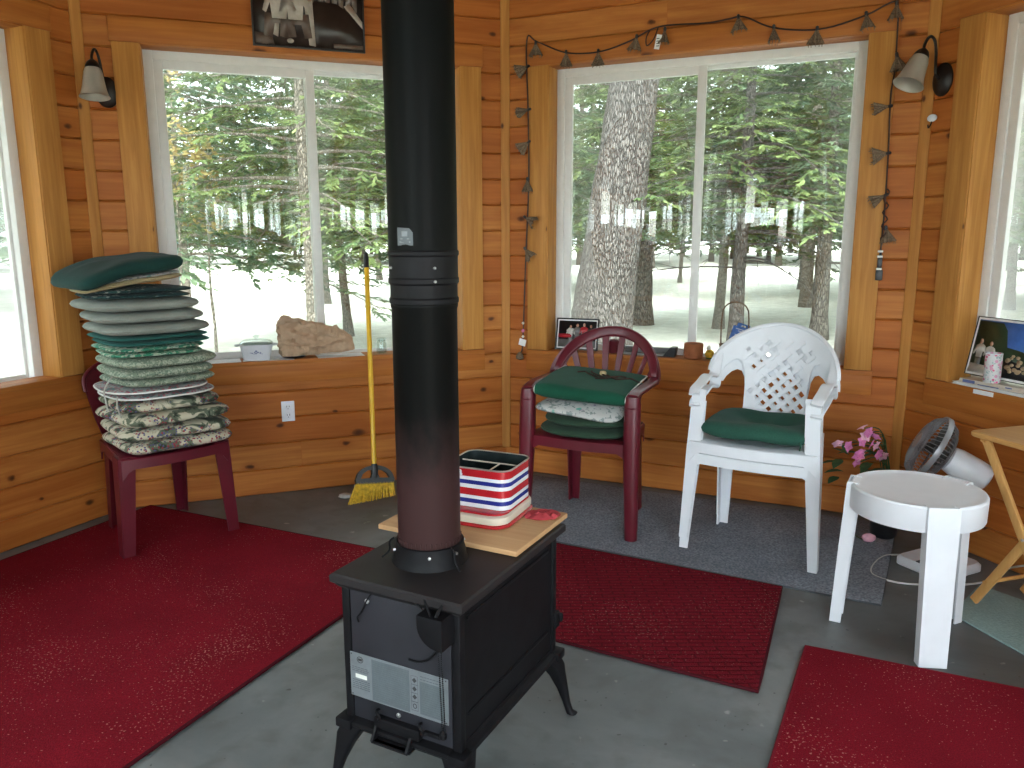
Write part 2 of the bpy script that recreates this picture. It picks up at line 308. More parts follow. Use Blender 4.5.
# ------------------------------------------------------------------ geometry helpers
def rrect(w, t, r=None, n=3):
    r = min(w, t)*0.45 if r is None else r
    o = []
    for cx, cy, a0 in ((w/2-r, t/2-r, 0), (-w/2+r, t/2-r, 90), (-w/2+r, -t/2+r, 180), (w/2-r, -t/2+r, 270)):
        for k in range(n+1):
            a = R(a0+90*k/n); o.append((cx+r*math.cos(a), cy+r*math.sin(a)))
    return o
def inpoly(x, y, P):
    c = False; j = len(P)-1
    for i in range(len(P)):
        if (P[i][1] > y) != (P[j][1] > y) and x < (P[j][0]-P[i][0])*(y-P[i][1])/(P[j][1]-P[i][1])+P[i][0]: c = not c
        j = i
    return c
class MB:
    def __init__(s):
        s.bm = bmesh.new(); s.mi = 0; s.tone = 0.5; s.tl = s.bm.faces.layers.float.new('tone'); s.X = None
    def v(s, p):
        p = V(p)
        return s.bm.verts.new(s.X @ p if s.X else p)
    def f(s, vs):
        try: f = s.bm.faces.new(vs)
        except ValueError: return None
        f.material_index = s.mi; f[s.tl] = s.tone; f.smooth = True
        return f
    def quad(s, *ps): return s.f([s.v(p) for p in ps])
    def box(s, lo, hi, bev=0.0, seg=2):
        x0, y0, z0 = lo; x1, y1, z1 = hi
        vs = [s.v(p) for p in ((x0, y0, z0), (x1, y0, z0), (x1, y1, z0), (x0, y1, z0), (x0, y0, z1), (x1, y0, z1), (x1, y1, z1), (x0, y1, z1))]
        fs = [s.f([vs[i] for i in q]) for q in ((3, 2, 1, 0), (4, 5, 6, 7), (0, 1, 5, 4), (1, 2, 6, 5), (2, 3, 7, 6), (3, 0, 4, 7))]
        if bev > 0:
            es = list({e for f in fs for e in f.edges})
            r = bmesh.ops.bevel(s.bm, geom=es, offset=bev, segments=seg, affect='EDGES', profile=0.5)
            for f in r['faces']: f.material_index = s.mi; f[s.tl] = s.tone; f.smooth = True
        return s
    def loft(s, rings, closed=True, caps=True, loop=False):
        R_ = [[s.v(p) for p in r] for r in rings]
        n = len(R_[0])
        for a in range(len(R_) - (0 if loop else 1)):
            A, B = R_[a], R_[(a+1) % len(R_)]
            for i in range(n if closed else n-1):
                j = (i+1) % n; s.f([A[i], A[j], B[j], B[i]])
        if caps and not loop:
            s.f(list(reversed(R_[0]))); s.f(R_[-1])
        return s
    def tube(s, pts, r, n=8, loop=False, caps=True):
        pts = [V(p) for p in pts]; m = len(pts)
        rs = r if isinstance(r, (list, tuple)) else [r]*m
        rings = []; up = None
        for i, p in enumerate(pts):
            a = pts[(i-1) % m] if (loop or i > 0) else p
            b = pts[(i+1) % m] if (loop or i < m-1) else p
            t = (b-a).normalized() if (b-a).length > 1e-9 else V((0, 0, 1))
            if up is None: up = V((0, 0, 1)) if abs(t.z) < 0.9 else V((1, 0, 0))
            sd = t.cross(up)
            if sd.length < 1e-6: sd = t.orthogonal()
            sd.normalize(); up = sd.cross(t).normalized()
            rings.append([p+(sd*math.cos(2*PI*k/n)+up*math.sin(2*PI*k/n))*rs[i] for k in range(n)])
        return s.loft(rings, True, caps, loop)
    def sweep(s, pts, secs, wid, caps=True):
        """secs: one 2-D section per point (or one for all); wid: the section's first axis at each point"""
        pts = [V(p) for p in pts]; m = len(pts); rings = []
        for i, p in enumerate(pts):
            t = (pts[min(i+1, m-1)]-pts[max(i-1, 0)]).normalized()
            w = V(wid[i] if isinstance(wid, list) else wid); w = (w-t*w.dot(t)).normalized(); h = w.cross(t).normalized()
            sec = secs[i] if isinstance(secs[0][0], (list, tuple)) else secs
            rings.append([p+w*a+h*b for a, b in sec])
        return s.loft(rings, True, caps)
    def lathe(s, prof, n=32, capb=True, capt=True, M4=None):
        rings = []
        for r, z in prof:
            q = [V((max(r, 1e-5)*math.cos(2*PI*k/n), max(r, 1e-5)*math.sin(2*PI*k/n), z)) for k in range(n)]
            rings.append([M4 @ p for p in q] if M4 else q)
        R_ = [[s.v(p) for p in r] for r in rings]
        for a in range(len(R_)-1):
            for i in range(n):
                j = (i+1) % n; s.f([R_[a][i], R_[a][j], R_[a+1][j], R_[a+1][i]])
        if capb: s.f(list(reversed(R_[0])))
        if capt: s.f(R_[-1])
        return s
    def panel(s, outline, holes, fn, thick, spacing=0.04):
        """a sheet with an outline and holes in (u,v), bent by fn(u,v,offset)"""
        vs = []; es = []
        def loop(P):
            b = len(vs); vs.extend(V((p[0], p[1])) for p in P)
            es.extend((b+i, b+(i+1) % len(P)) for i in range(len(P)))
        loop(outline)
        for h in holes: loop(h)
        if spacing:
            xs = [p[0] for p in outline]; ys = [p[1] for p in outline]
            x = min(xs)+spacing/2; k = 0
            while x < max(xs):
                y = min(ys)+spacing/2*(1+k % 2)
                while y < max(ys):
                    if inpoly(x, y, outline) and not any(inpoly(x, y, h) for h in holes): vs.append(V((x, y)))
                    y += spacing
                x += spacing; k += 1
        o = delaunay_2d_cdt(vs, es, [], 0, 1e-6)
        tri = []
        for t in o[2]:
            cx = sum(o[0][i].x for i in t)/3; cy = sum(o[0][i].y for i in t)/3
            if inpoly(cx, cy, outline) and not any(inpoly(cx, cy, h) for h in holes): tri.append(t)
        A = {}; B = {}; cnt = {}
        for t in tri:
            for i in t:
                if i not in A:
                    u, w = o[0][i]; A[i] = s.v(fn(u, w, thick/2)); B[i] = s.v(fn(u, w, -thick/2))
            for a, b in ((t[0], t[1]), (t[1], t[2]), (t[2], t[0])): cnt[(a, b)] = 1
        for t in tri:
            s.f([A[i] for i in t]); s.f([B[i] for i in reversed(t)])
        for (a, b) in cnt:
            if (b, a) not in cnt: s.f([A[b], A[a], B[a], B[b]])
        return s
    def mesh(s, name, mats, sharp=35, normals=True):
        if normals: bmesh.ops.recalc_face_normals(s.bm, faces=s.bm.faces)
        me = bpy.data.meshes.new(name); s.bm.to_mesh(me); s.bm.free()
        for m in (mats if isinstance(mats, (list, tuple)) else [mats]): me.materials.append(M[m] if isinstance(m, str) else m)
        if sharp: me.set_sharp_from_angle(angle=R(sharp))
        return me
    def obj(s, name, mats, parent=None, sharp=35, normals=True):
        return link(name, s.mesh(name, mats, sharp, normals), parent)
def link(name, me, parent=None):
    o = bpy.data.objects.new(name, me); C.objects.link(o)
    if parent: o.parent = parent
    return o
def tag(o, label, cat, group=None, kind=None):
    o['label'] = label; o['category'] = cat
    if group: o['group'] = group
    if kind: o['kind'] = kind
    return o
def thing(name, label, cat, loc=(0, 0, 0), rz=0.0, group=None):
    o = bpy.data.objects.new(name, None); C.objects.link(o); o.location = loc; o.rotation_euler = (0, 0, rz); o.empty_display_size = 0.1
    return tag(o, label, cat, group)
def dup(root, label=None, group=None):
    r = root.copy(); C.objects.link(r)
    if label: r['label'] = label
    if group: r['group'] = group
    for ch in list(root.children):
        c = ch.copy(); C.objects.link(c); c.parent = r
        for g in ch.children:
            d = g.copy(); C.objects.link(d); d.parent = c
    return r
def structure(o): o['kind'] = 'structure'; return o
def arc(cx, cy, rx, ry, a0, a1, n): return [(cx+rx*math.cos(R(a0+(a1-a0)*k/n)), cy+ry*math.sin(R(a0+(a1-a0)*k/n))) for k in range(n+1)]
def spline(pts, n=6):
    pts = [V(p) for p in pts]; o = []
    for i in range(len(pts)-1):
        p0 = pts[max(i-1, 0)]; p1 = pts[i]; p2 = pts[i+1]; p3 = pts[min(i+2, len(pts)-1)]
        for k in range(n):
            t = k/n
            o.append(0.5*((2*p1)+(p2-p0)*t+(2*p0-5*p1+4*p2-p3)*t*t+(3*p1-p0-3*p2+p3)*t**3))
    o.append(pts[-1]); return o

# ------------------------------------------------------------------ the room: a regular octagon, side 2.19 m
SIDE = 2.1895; CEN = V((-0.1619, 1.9427)); RAD = SIDE/(2*math.sin(PI/8))
A0 = math.atan2(4.8007-CEN.y, -0.0355-CEN.x)
def corner(k, rad=RAD): return V((CEN.x+rad*math.cos(A0+k*PI/4), CEN.y+rad*math.sin(A0+k*PI/4)))
WALLS = [('wall_left', 2), ('wall_back_left', 1), ('wall_back_right', 0), ('wall_right', -1), ('wall_front_right', -2), ('wall_front', -3), ('wall_front_left', -4), ('wall_side_left', -5)]
def wframe(k):
    """local x runs along the wall (left to right seen from inside), y points outdoors, z up"""
    a, b = corner(k), corner(k-1); d = (b-a).normalized()
    return Matrix(((d.x, -d.y, 0, a.x), (d.y, d.x, 0, a.y), (0, 0, 1, 0), (0, 0, 0, 1)))
WF = {n: wframe(k) for n, k in WALLS}
def on_wall(w, along, out, z, rot=0.0): return WF[w] @ Matrix.Translation((along, out, z)) @ Matrix.Rotation(rot, 4, 'Z')
OX0, OX1, OZ0, OZ1 = 0.265, SIDE-0.265, 0.755, 2.385
COURSE = 0.1472; WH = 2.95
def planks(seed, OX0=OX0, OX1=OX1, OZ0=OZ0, OZ1=OZ1):
    rnd = random.Random(seed); b = MB()
    d, g = 0.011, 0.0075
    def piece(x0, x1, z0, z1, lo, hi, tone):
        b.tone = tone
        za = z0+(g if lo else 0); zb = z1-(g if hi else 0)
        b.quad((x0, 0, za), (x1, 0, za), (x1, 0, zb), (x0, 0, zb))
        if lo: b.quad((x0, d, z0), (x1, d, z0), (x1, 0, za), (x0, 0, za))
        if hi: b.quad((x0, 0, zb), (x1, 0, zb), (x1, d, z1), (x0, d, z1))
    k = 0
    while k*COURSE < WH:
        z0 = k*COURSE; z1 = min(z0+COURSE, WH); t0 = rnd.random()
        cuts = sorted({z0, z1} | {z for z in (OZ0, OZ1) if z0 < z < z1})
        js = rnd.uniform(0.5, SIDE-0.5) if rnd.random() < 0.4 else None; t1 = rnd.random()
        for a, c in zip(cuts, cuts[1:]):
            spans = [(0, OX0), (OX1, SIDE)] if a >= OZ0-1e-6 and c <= OZ1+1e-6 else [(0, SIDE)]
            for x0, x1 in spans:
                if js and x0 < js < x1:
                    piece(x0, js-0.001, a, c, a == z0, c == z1, t0); piece(js+0.001, x1, a, c, a == z0, c == z1, t1)
                else: piece(x0, x1, a, c, a == z0, c == z1, t0 if (x0 == 0 or len(spans) == 1) else t1)
        k += 1
    b.tone = 0.9; e = 0.085
    for lo, hi in (((-e, d, 0), (SIDE+e, 0.19, max(OZ0, 0.001))), ((-e, d, OZ1), (SIDE+e, 0.19, WH)), ((-e, d, OZ0), (OX0, 0.19, OZ1)), ((OX1, d, OZ0), (SIDE+e, 0.19, OZ1))):
        b.box(lo, hi)
    return b.mesh('planks', 'pine_wall', 20, normals=False)
for i, (w, k) in enumerate(WALLS):
    o = structure(link(w, planks(11+i) if w != 'wall_front' else planks(11+i, 0.42, 1.77, 0.0, 2.12))); o.matrix_world = WF[w]
# corner battens
b = MB(); b.tone = 0.35; b.sweep([(0, 0, 0.147), (0, 0, WH)], rrect(0.052, 0.022, 0.004), (1, 0, 0)); bat = b.mesh('batten', 'pine_trim')
for k in range(8):
    c = corner(k, RAD-0.006); o = structure(link('trim_%d' % (k+1), bat)); o.location = (c.x, c.y, 0)
    o.rotation_euler = (0, 0, math.atan2(c.y-CEN.y, c.x-CEN.x)-PI/2)
# windows
WINX0, WINX1, WZ0, WZ1 = 0.277, SIDE-0.277, 0.712, 2.378
MID = SIDE/2
def frame_mesh(x0, x1, z0, z1, wd, y0, y1, bev=0.004):
    b = MB()
    b.box((x0, y0, z0), (x0+wd, y1, z1), bev); b.box((x1-wd, y0, z0), (x1, y1, z1), bev)
    b.box((x0+wd-0.001, y0, z0), (x1-wd+0.001, y1, z0+wd), bev); b.box((x0+wd-0.001, y0, z1-wd), (x1-wd+0.001, y1, z1), bev)
    return b
def pane_mesh(x0, x1, z0, z1, y):
    b = MB(); b.box((x0, y-0.009, z0), (x1, y+0.009, z1)); return b.mesh('pane', 'glass', 0)
WM = {}
WM['frame'] = frame_mesh(WINX0-0.012, WINX1+0.012, WZ0-0.012, WZ1+0.012, 0.058, 0.115, 0.188).mesh('frame', 'vinyl')
gx0, gx1, gz0, gz1 = WINX0+0.044, WINX1-0.040, WZ0+0.050, WZ1-0.044
WM['sash_l'] = frame_mesh(gx0, MID+0.032, gz0, gz1, 0.046, 0.124, 0.152).mesh('sash', 'vinyl')
WM['sash_r'] = frame_mesh(MID-0.020, gx1, gz0, gz1, 0.022, 0.155, 0.180).mesh('sash', 'vinyl')
WM['pane_l'] = pane_mesh(gx0+0.044, MID-0.012, gz0+0.044, gz1-0.044, 0.138)
WM['pane_r'] = pane_mesh(MID+0.000, gx1-0.020, gz0+0.020, gz1-0.020, 0.167)
b = MB(); b.box((MID-0.012, 0.112, 1.05), (MID+0.010, 0.125, 1.12), 0.003); b.box((MID-0.006, 0.104, 1.075), (MID+0.004, 0.114, 1.10), 0.002); WM['latch'] = b.mesh('latch', 'vinyl')
def casing_mesh(side):
    b = MB(); b.tone = 0.15 if side < 2 else 0.4
    if side == 0: b.box((0.150, -0.020, 0.772), (0.272, 0.0, 2.380), 0.003)
    if side == 1: b.box((SIDE-0.272, -0.020, 0.772), (SIDE-0.150, 0.0, 2.380), 0.003)
    if side == 2: b.box((0.142, -0.022, 2.380), (SIDE-0.142, 0.0, 2.497), 0.003)
    if side == 3: b.box((0.142, -0.018, 0.645), (SIDE-0.142, 0.0, 0.752), 0.003)
    return b.mesh('casing', 'pine_trim' if side < 2 else 'pine_trim_x')
for s in range(4): WM['casing%d' % s] = casing_mesh(s)
b = MB(); b.tone = 0.05
b.box((0.262, -0.014, 0.76), (0.278, 0.120, 2.386), 0.002); b.box((SIDE-0.278, -0.014, 0.76), (SIDE-0.262, 0.120, 2.386), 0.002); WM['jamb'] = b.mesh('jamb', 'pine_trim')
b = MB(); b.tone = 0.2; b.box((0.276, -0.014, 2.376), (SIDE-0.276, 0.120, 2.388), 0.002); WM['head'] = b.mesh('head_jamb', 'pine_trim_x')
b = MB(); b.tone = 0.12; b.box((0.142, -0.022, 0.745), (SIDE-0.142, 0.0, 0.770), 0.003); b.box((0.277, -0.004, 0.745), (SIDE-0.277, 0.120, 0.7705), 0.0); WM['sill'] = b.mesh('sill', 'pine_trim_x')
for i, (w, k) in enumerate(WALLS):
    if w == 'wall_front': continue
    e = bpy.data.objects.new('window_%d' % (i+1), None); C.objects.link(e); structure(e); e.matrix_world = WF[w]
    link('window_frame', WM['frame'], e)
    for s in 'lr':
        q = link('sash', WM['sash_'+s], e); link('pane', WM['pane_'+s], q)
    link('latch', WM['latch'], e)
    for s in range(4): link('casing', WM['casing%d' % s], e)
    link('jamb', WM['jamb'], e); link('head_jamb', WM['head'], e); link('sill', WM['sill'], e)
# the open doorway behind the camera
e = bpy.data.objects.new('door_1', None); C.objects.link(e); structure(e); e.matrix_world = WF['wall_front']
b = MB(); b.tone = 0.3; b.box((0.42, -0.012, 0.0), (0.46, 0.19, 2.12), 0.003); b.box((1.73, -0.012, 0.0), (1.77, 0.19, 2.12), 0.003); b.box((0.46, -0.012, 2.08), (1.73, 0.19, 2.12), 0.003); b.obj('door_frame', 'pine_trim', e)
for lo, hi in (((0.30, -0.020, 0.0), (0.425, 0.0, 2.115)), ((1.765, -0.020, 0.0), (1.89, 0.0, 2.115)), ((0.29, -0.022, 2.115), (1.90, 0.0, 2.24))): b = MB(); b.tone = 0.2; b.box(lo, hi, 0.003); b.obj('casing', 'pine_trim', e)
# floor slab, ceiling and roof
def octa(rad, z): return [(p.x, p.y, z) for p in (corner(k, rad) for k in range(8))]
b = MB(); b.loft([octa(RAD+0.22, -0.14), octa(RAD+0.22, 0.0)]); structure(b.obj('floor', 'concrete', None, 20))
b = MB(); b.tone = 0.6
ro = RAD+0.95; dz = 0.52
rings = [octa(0.02, 4.05), octa(RAD, 2.95), octa(ro, 2.95-dz*0.95), octa(ro, 3.03-dz*0.95), octa(RAD, 3.07), octa(0.02, 4.17)]
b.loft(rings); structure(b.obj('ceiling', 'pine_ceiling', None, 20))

# ------------------------------------------------------------------ small things fixed to the walls
def place(o, M4): o.matrix_world = M4; return o
t = thing('wall_outlet', 'white electrical outlet plate on the pine wall between stacked chair and broom', 'outlet'); place(t, on_wall('wall_back_left', 0.884, -0.004, 0.475))
b = MB(); b.box((-0.036, -0.004, -0.058), (0.036, 0.004, 0.058), 0.003); b.obj('cover_plate', 'ceramic', t)
for z in (-0.024, 0.024):
    b = MB(); b.X = Matrix.Translation((0, -0.0045, z)) @ Matrix.Rotation(PI/2, 4, 'X'); b.lathe([(0.016, -0.001), (0.016, 0.002), (0.014, 0.003)], 20); q = b.obj('socket', 'ceramic', t)
    b = MB(); b.box((-0.008, -0.0085, z), (-0.005, -0.007, z+0.009)); b.box((0.005, -0.0085, z), (0.008, -0.007, z+0.009)); b.box((-0.002, -0.0085, z-0.010), (0.002, -0.007, z-0.006)); b.obj('slot', 'ink', q)

def sconce(w, along, z, label, shade_dx=0.0, tilt=20):
    t = thing('wall_sconce', label, 'lamp'); place(t, on_wall(w, along, 0, z))
    b = MB(); b.X = Matrix.Rotation(PI/2, 4, 'X') @ Matrix.Diagonal((0.85, 1.18, 1, 1)); b.lathe([(0.062, 0.0), (0.062, 0.008), (0.052, 0.018), (0.030, 0.026), (0.012, 0.030)], 32); b.obj('back_plate', 'bronze', t)
    pts = spline([(0, -0.028, 0.0), (shade_dx*0.1, -0.050, 0.03), (shade_dx*0.3, -0.052, 0.11), (shade_dx*0.5, -0.062, 0.165), (shade_dx*0.75, -0.086, 0.182), (shade_dx, -0.108, 0.150), (shade_dx, -0.113, 0.115)], 6)
    b = MB(); b.tube(pts, 0.0065, 10); b.obj('arm', 'bronze', t)
    T = Matrix.Translation((shade_dx, -0.115, 0.112)) @ Matrix.Scale(0.92, 4) @ Matrix.Rotation(R(-tilt), 4, 'X')
    b = MB(); b.X = T; b.lathe([(0.010, 0.020), (0.026, 0.006), (0.036, -0.014), (0.037, -0.026)], 24); b.obj('shade_holder', 'bronze', t)
    b = MB(); b.X = T
    prof = [(0.033, -0.016), (0.044, -0.045), (0.051, -0.090), (0.058, -0.130), (0.067, -0.160), (0.074, -0.172)]
    b.lathe(prof+[(r-0.004, z_) for r, z_ in reversed(prof)], 32, True, True); b.obj('lamp_shade', 'frost_glass', t)
    return t
sconce('wall_back_left', 0.112, 2.140, 'wall lamp with frosted bell shade left of the left window', -0.040, 8)
sconce('wall_right', 0.072, 2.14, 'wall lamp with frosted bell shade on dark gooseneck arm right of the right window', -0.020, 26)
t = thing('wall_hook', 'tiny white oval tag hanging on a dark hook under the wall lamp at right', 'hook'); place(t, on_wall('wall_right', 0.045, -0.012, 1.975))
b = MB(); b.X = Matrix.Rotation(PI/2, 4, 'X') @ Matrix.Diagonal((1.25, 0.8, 1, 1)); b.lathe([(0.017, 0), (0.021, 0.003), (0.021, 0.008), (0.015, 0.011)], 20); b.obj('oval_plate', 'ceramic', t)
b = MB(); b.tube(spline([(0, -0.006, -0.012), (0, -0.012, -0.03), (0, -0.024, -0.045), (0, -0.028, -0.03)], 5), 0.003, 6); b.obj('hook_wire', 'bronze', t)

# black and white picture above the left window
t = thing('framed_photograph', 'old sepia group photograph in a thin black frame above the left window', 'picture'); place(t, on_wall('wall_back_left', 1.098, -0.022, 2.405))
b = MB(); w2, h = 0.287, 0.40
for lo, hi in (((-w2, -0.010, 0), (w2, 0.012, 0.010)), ((-w2, -0.010, h-0.010), (w2, 0.012, h)), ((-w2, -0.010, 0), (-w2+0.008, 0.012, h)), ((w2-0.008, -0.010, 0), (w2, 0.012, h))): b.box(lo, hi, 0.002)
b.obj('frame', 'black_plastic', t)
def person_print(b, x, z, s, y, top, leg, skin, rnd, sit=False):
    """a small printed figure: head, torso, legs as flat shapes just above the print"""
    b.mi = leg
    if sit: b.panel([(x-0.30*s, z+0.45*s), (x-0.34*s, z), (x-0.16*s, z-0.05*s), (x-0.1*s, z+0.25*s), (x+0.12*s, z+0.25*s), (x+0.18*s, z-0.02*s), (x+0.34*s, z), (x+0.28*s, z+0.48*s)], [], lambda u, v, o: (u, y+o, v), 0.0004, 0)
    else: b.panel([(x-0.15*s, z), (x-0.03*s, z), (x, z+0.4*s), (x+0.04*s, z), (x+0.15*s, z), (x+0.15*s, z+0.62*s), (x-0.15*s, z+0.62*s)], [], lambda u, v, o: (u, y+o, v), 0.0004, 0)
    z1 = z+(0.35*s if sit else 0.58*s)
    b.mi = top
    b.panel([(x-0.15*s, z1), (x+0.15*s, z1), (x+0.18*s, z1+0.3*s), (x+0.30*s, z1+0.12*s), (x+0.36*s, z1+0.20*s), (x+0.24*s, z1+0.52*s), (x+0.1*s, z1+0.6*s), (x-0.1*s, z1+0.6*s), (x-0.24*s, z1+0.52*s), (x-0.34*s, z1+0.15*s), (x-0.27*s, z1+0.1*s), (x-0.18*s, z1+0.32*s)], [], lambda u, v, o: (u, y-0.0006+o, v), 0.0004, 0)
    b.mi = skin
    b.panel(arc(x, z1+0.72*s, 0.09*s, 0.12*s, 0, 330, 11), [], lambda u, v, o: (u, y-0.0012+o, v), 0.0004, 0)
b = MB(); PM = ['sepia_dark', 'sepia_mid', 'sepia_light']
b.box((-w2+0.007, -0.004, 0.009), (w2-0.007, 0.004, h-0.009))
rnd = random.Random(5); F = lambda y: (lambda u, v, o: (u, y+o, v))
b.mi = 1; b.panel([(-0.275, 0.012), (-0.18, 0.012), (-0.19, 0.06), (-0.275, 0.07)], [], F(-0.005), 0.0004, 0)
for x in (-0.13, -0.06, 0.01, 0.08, 0.15, 0.22): person_print(b, x, 0.20, 0.20, -0.0055, 2, 1, 1, rnd)
b.mi = 0; b.panel([(-0.0, 0.02), (0.275, 0.02), (0.275, 0.12), (0.20, 0.20), (0.14, 0.235), (0.03, 0.24), (0.0, 0.2)], [], F(-0.0085), 0.0004, 0)
b.mi = 2; b.panel([(-0.005, 0.02), (0.028, 0.015), (0.02, 0.22), (0.02, 0.245), (-0.025, 0.24)], [], F(-0.009), 0.0004, 0)
b.panel([(0.18, 0.225), (0.275, 0.12), (0.275, 0.155), (0.21, 0.24)], [], F(-0.009), 0.0004, 0)
b.mi = 1; b.panel([(0.12, 0.015), (0.275, 0.015), (0.275, 0.038), (0.12, 0.038)], [], F(-0.009), 0.0004, 0)
for x in (-0.15, -0.07): person_print(b, x, 0.055, 0.24, -0.0095, 2, 1, 1, rnd, True)
b.mi = 2; b.panel([(-0.215, 0.075), (-0.16, 0.05), (-0.15, 0.13), (-0.18, 0.16), (-0.20, 0.12)], [], F(-0.0088), 0.0004, 0)
b.panel(arc(-0.10, 0.035, 0.018, 0.012, 0, 330, 10), [], F(-0.010), 0.0004, 0)
b.obj('print', PM, t, 0)

# string of lights with small mesh shades round the right window
WB = WF['wall_back_right']
t = thing('string_light', 'brown string of small mesh lampshade lights draped around the right window', 'string lights'); place(t, WB)
yy = -0.034
main = [(0.113, 0.745), (0.126, 0.80), (0.137, 1.067), (0.148, 1.361), (0.165, 1.759), (0.160, 2.134), (0.151, 2.514), (0.214, 2.503), (0.386, 2.430), (0.576, 2.417), (0.745, 2.454), (0.856, 2.499), (0.95, 2.512), (1.147, 2.502), (1.25, 2.508), (1.334, 2.511), (1.476, 2.446), (1.686, 2.416), (1.881, 2.454), (2.006, 2.504), (2.028, 2.469), (2.035, 2.224), (2.027, 2.077), (2.036, 1.840), (2.041, 1.575), (2.039, 1.452), (2.039, 1.31)]
b = MB(); b.tube(spline([(x, yy, z) for x, z in main], 6), 0.0042, 6)
b.tube([(2.045+0.012*math.sin(k*1.1), yy+0.010*math.cos(k*1.1)-0.008, 1.66-0.011*k) for k in range(24)], 0.0035, 6)
b.tube(spline([(0.856, yy, 2.499), (0.84, yy-0.01, 2.46), (0.845, yy-0.012, 2.42), (0.88, yy-0.01, 2.45), (0.90, yy, 2.51)], 5), 0.0035, 6)
b.obj('cord', 'wire_brown', t)
def shade_mesh(seed):
    rnd = random.Random(seed); b = MB(); n = 20; rings = []
    for r0, z in ((0.007, 0.0), (0.010, -0.010), (0.021, -0.030), (0.033, -0.054), (0.038, -0.062)):
        rings.append([V((r0*(1+0.13*(1 if k % 2 else -1))*math.cos(2*PI*k/n)*1.05, r0*(1+0.13*(1 if k % 2 else -1))*math.sin(2*PI*k/n)*0.75, z)) for k in range(n)])
    b.loft(rings, True, False)
    b.loft([[p*0.94 for p in r] for r in rings], True, False)
    for q in rings[-1][::2]: b.tube([q, q+V((rnd.uniform(-.004, .004), rnd.uniform(-.004, .004), -rnd.uniform(0.006, 0.016)))], 0.0016, 4)
    b.mi = 1; b.lathe([(0.006, -0.004), (0.0075, 0.004), (0.0075, 0.016), (0.004, 0.020)], 10)
    return b.mesh('shade', ['lampshade_mesh', 'black_plastic'], 30)
SM = [shade_mesh(k) for k in range(3)]
shd = [(0.207, 2.49, 0), (0.389, 2.424, 0), (0.574, 2.412, 0), (0.784, 2.465, 8), (0.935, 2.485, 4), (1.307, 2.506, -6), (1.48, 2.440, -4), (1.68, 2.412, 3), (1.895, 2.455, -10), (2.020, 2.485, 0), (2.040, 2.260, -12), (2.020, 2.04, 82), (2.030, 1.825, 80), (2.034, 1.628, 62), (2.055, 1.470, -12),
       (0.152, 2.375, 70), (0.160, 2.145, 78), (0.160, 1.965, 55), (0.158, 1.755, 0), (0.150, 1.545, -60), (0.148, 1.362, -40)]
for i, (x, z, a) in enumerate(shd):
    q = link('shade', SM[i % 3], t); q.matrix_local = Matrix.Translation((x, yy-0.004, z)) @ Matrix.Rotation(R(a), 4, 'Y') @ Matrix.Rotation(i*1.3, 4, 'Z')
b = MB(); b.box((2.024, yy-0.012, 1.225), (2.056, yy+0.008, 1.275), 0.004); b.box((2.028, yy-0.010, 1.285), (2.050, yy+0.006, 1.335), 0.004); b.tube([(2.039, yy, 1.335), (2.04, yy, 1.37)], 0.006, 8); b.obj('plug', 'black_plastic', t)
for z in (1.275, 1.335, 1.36):
    b = MB(); b.box((2.026, yy-0.013, z), (2.050, yy+0.004, z+0.010), 0.001); b.obj('plug_collar', 'white_ink', t)
for z in (0.85, 0.93):
    b = MB(); b.lathe([(0.003, -0.008), (0.010, 0), (0.003, 0.008)], 8, M4=Matrix.Translation((0.132, yy-0.008, z))); b.obj('bead', 'white_ink', t)
b = MB(); b.X = Matrix.Translation((0.130, yy-0.012, 0.815)) @ Matrix.Rotation(R(14), 4, 'Y'); b.box((-0.022, -0.001, -0.020), (0.022, 0.001, 0.020)); q = b.obj('paper_tag', 'paper', t); b = MB(); b.X = Matrix.Translation((0.905, yy-0.016, 2.432)) @ Matrix.Rotation(R(12), 4, 'Y'); b.box((-0.014, -0.001, -0.036), (0.014, 0.001, 0.036)); q = b.obj('paper_tag', 'paper', t)
b = MB()
for k in range(4): b.box((0.897, yy-0.0185, 2.41+k*0.012), (0.913, yy-0.0175, 2.414+k*0.012))
b.obj('tag_print', 'ink', q)
b = MB(); b.lathe([(0.004, 0.022), (0.016, 0.010), (0.024, -0.006), (0.022, -0.020), (0.008, -0.026)], 14, M4=Matrix.Translation((0.113, yy-0.012, 0.735))); b.obj('end_bell', 'lampshade_mesh', t)
b = MB(); b.lathe([(0.004, -0.010), (0.012, 0), (0.004, 0.010)], 8, M4=Matrix.Translation((0.134, yy-0.012, 0.885))); b.obj('bead', 'pink', t)

# ------------------------------------------------------------------ rugs
def rug(name, label, pts, z, thick, mats, cat='rug'):
    """flat floor covering from its corner points (world), with a bound edge part"""
    c = sum((V(p) for p in pts), V((0, 0)))/len(pts)
    L = [V(p)-c for p in pts]
    o = MB(); o.panel([(p.x, p.y) for p in L], [], lambda u, v, q: (u, v, thick/2+q+0.0015*noise.noise(V((u*3, v*3, 0)))), thick, 0.12)
    m = o.obj(name, mats[0], None, 40); m.location = (c.x, c.y, z); tag(m, label, cat)
    e = MB(); n = len(L); inner = []
    pl = []
    for i in range(n):
        a, d = L[i], L[(i+1) % n]
        for k in range(8): pl.append(a+(d-a)*k/8)
    e.tube([(p.x, p.y, thick*0.5) for p in pl], thick*0.62, 6, True); e.obj('bound_edge', mats[1], m)
    return m
rug('area_rug', 'large lint-flecked red carpet under the stacked burgundy chair at left', [(-1.375, 1.294), (-0.402, 3.378), (-1.963, 4.097), (-2.936, 2.013)], 0.0015, 0.010, ('red_carpet', 'rug_edge'))
rug('door_mat', 'ribbed red mat on the concrete behind the wood stove', [(0.787, 2.312), (1.120, 3.074), (0.030, 3.645), (-0.300, 2.883)], 0.0015, 0.009, ('red_mat', 'rug_edge'))
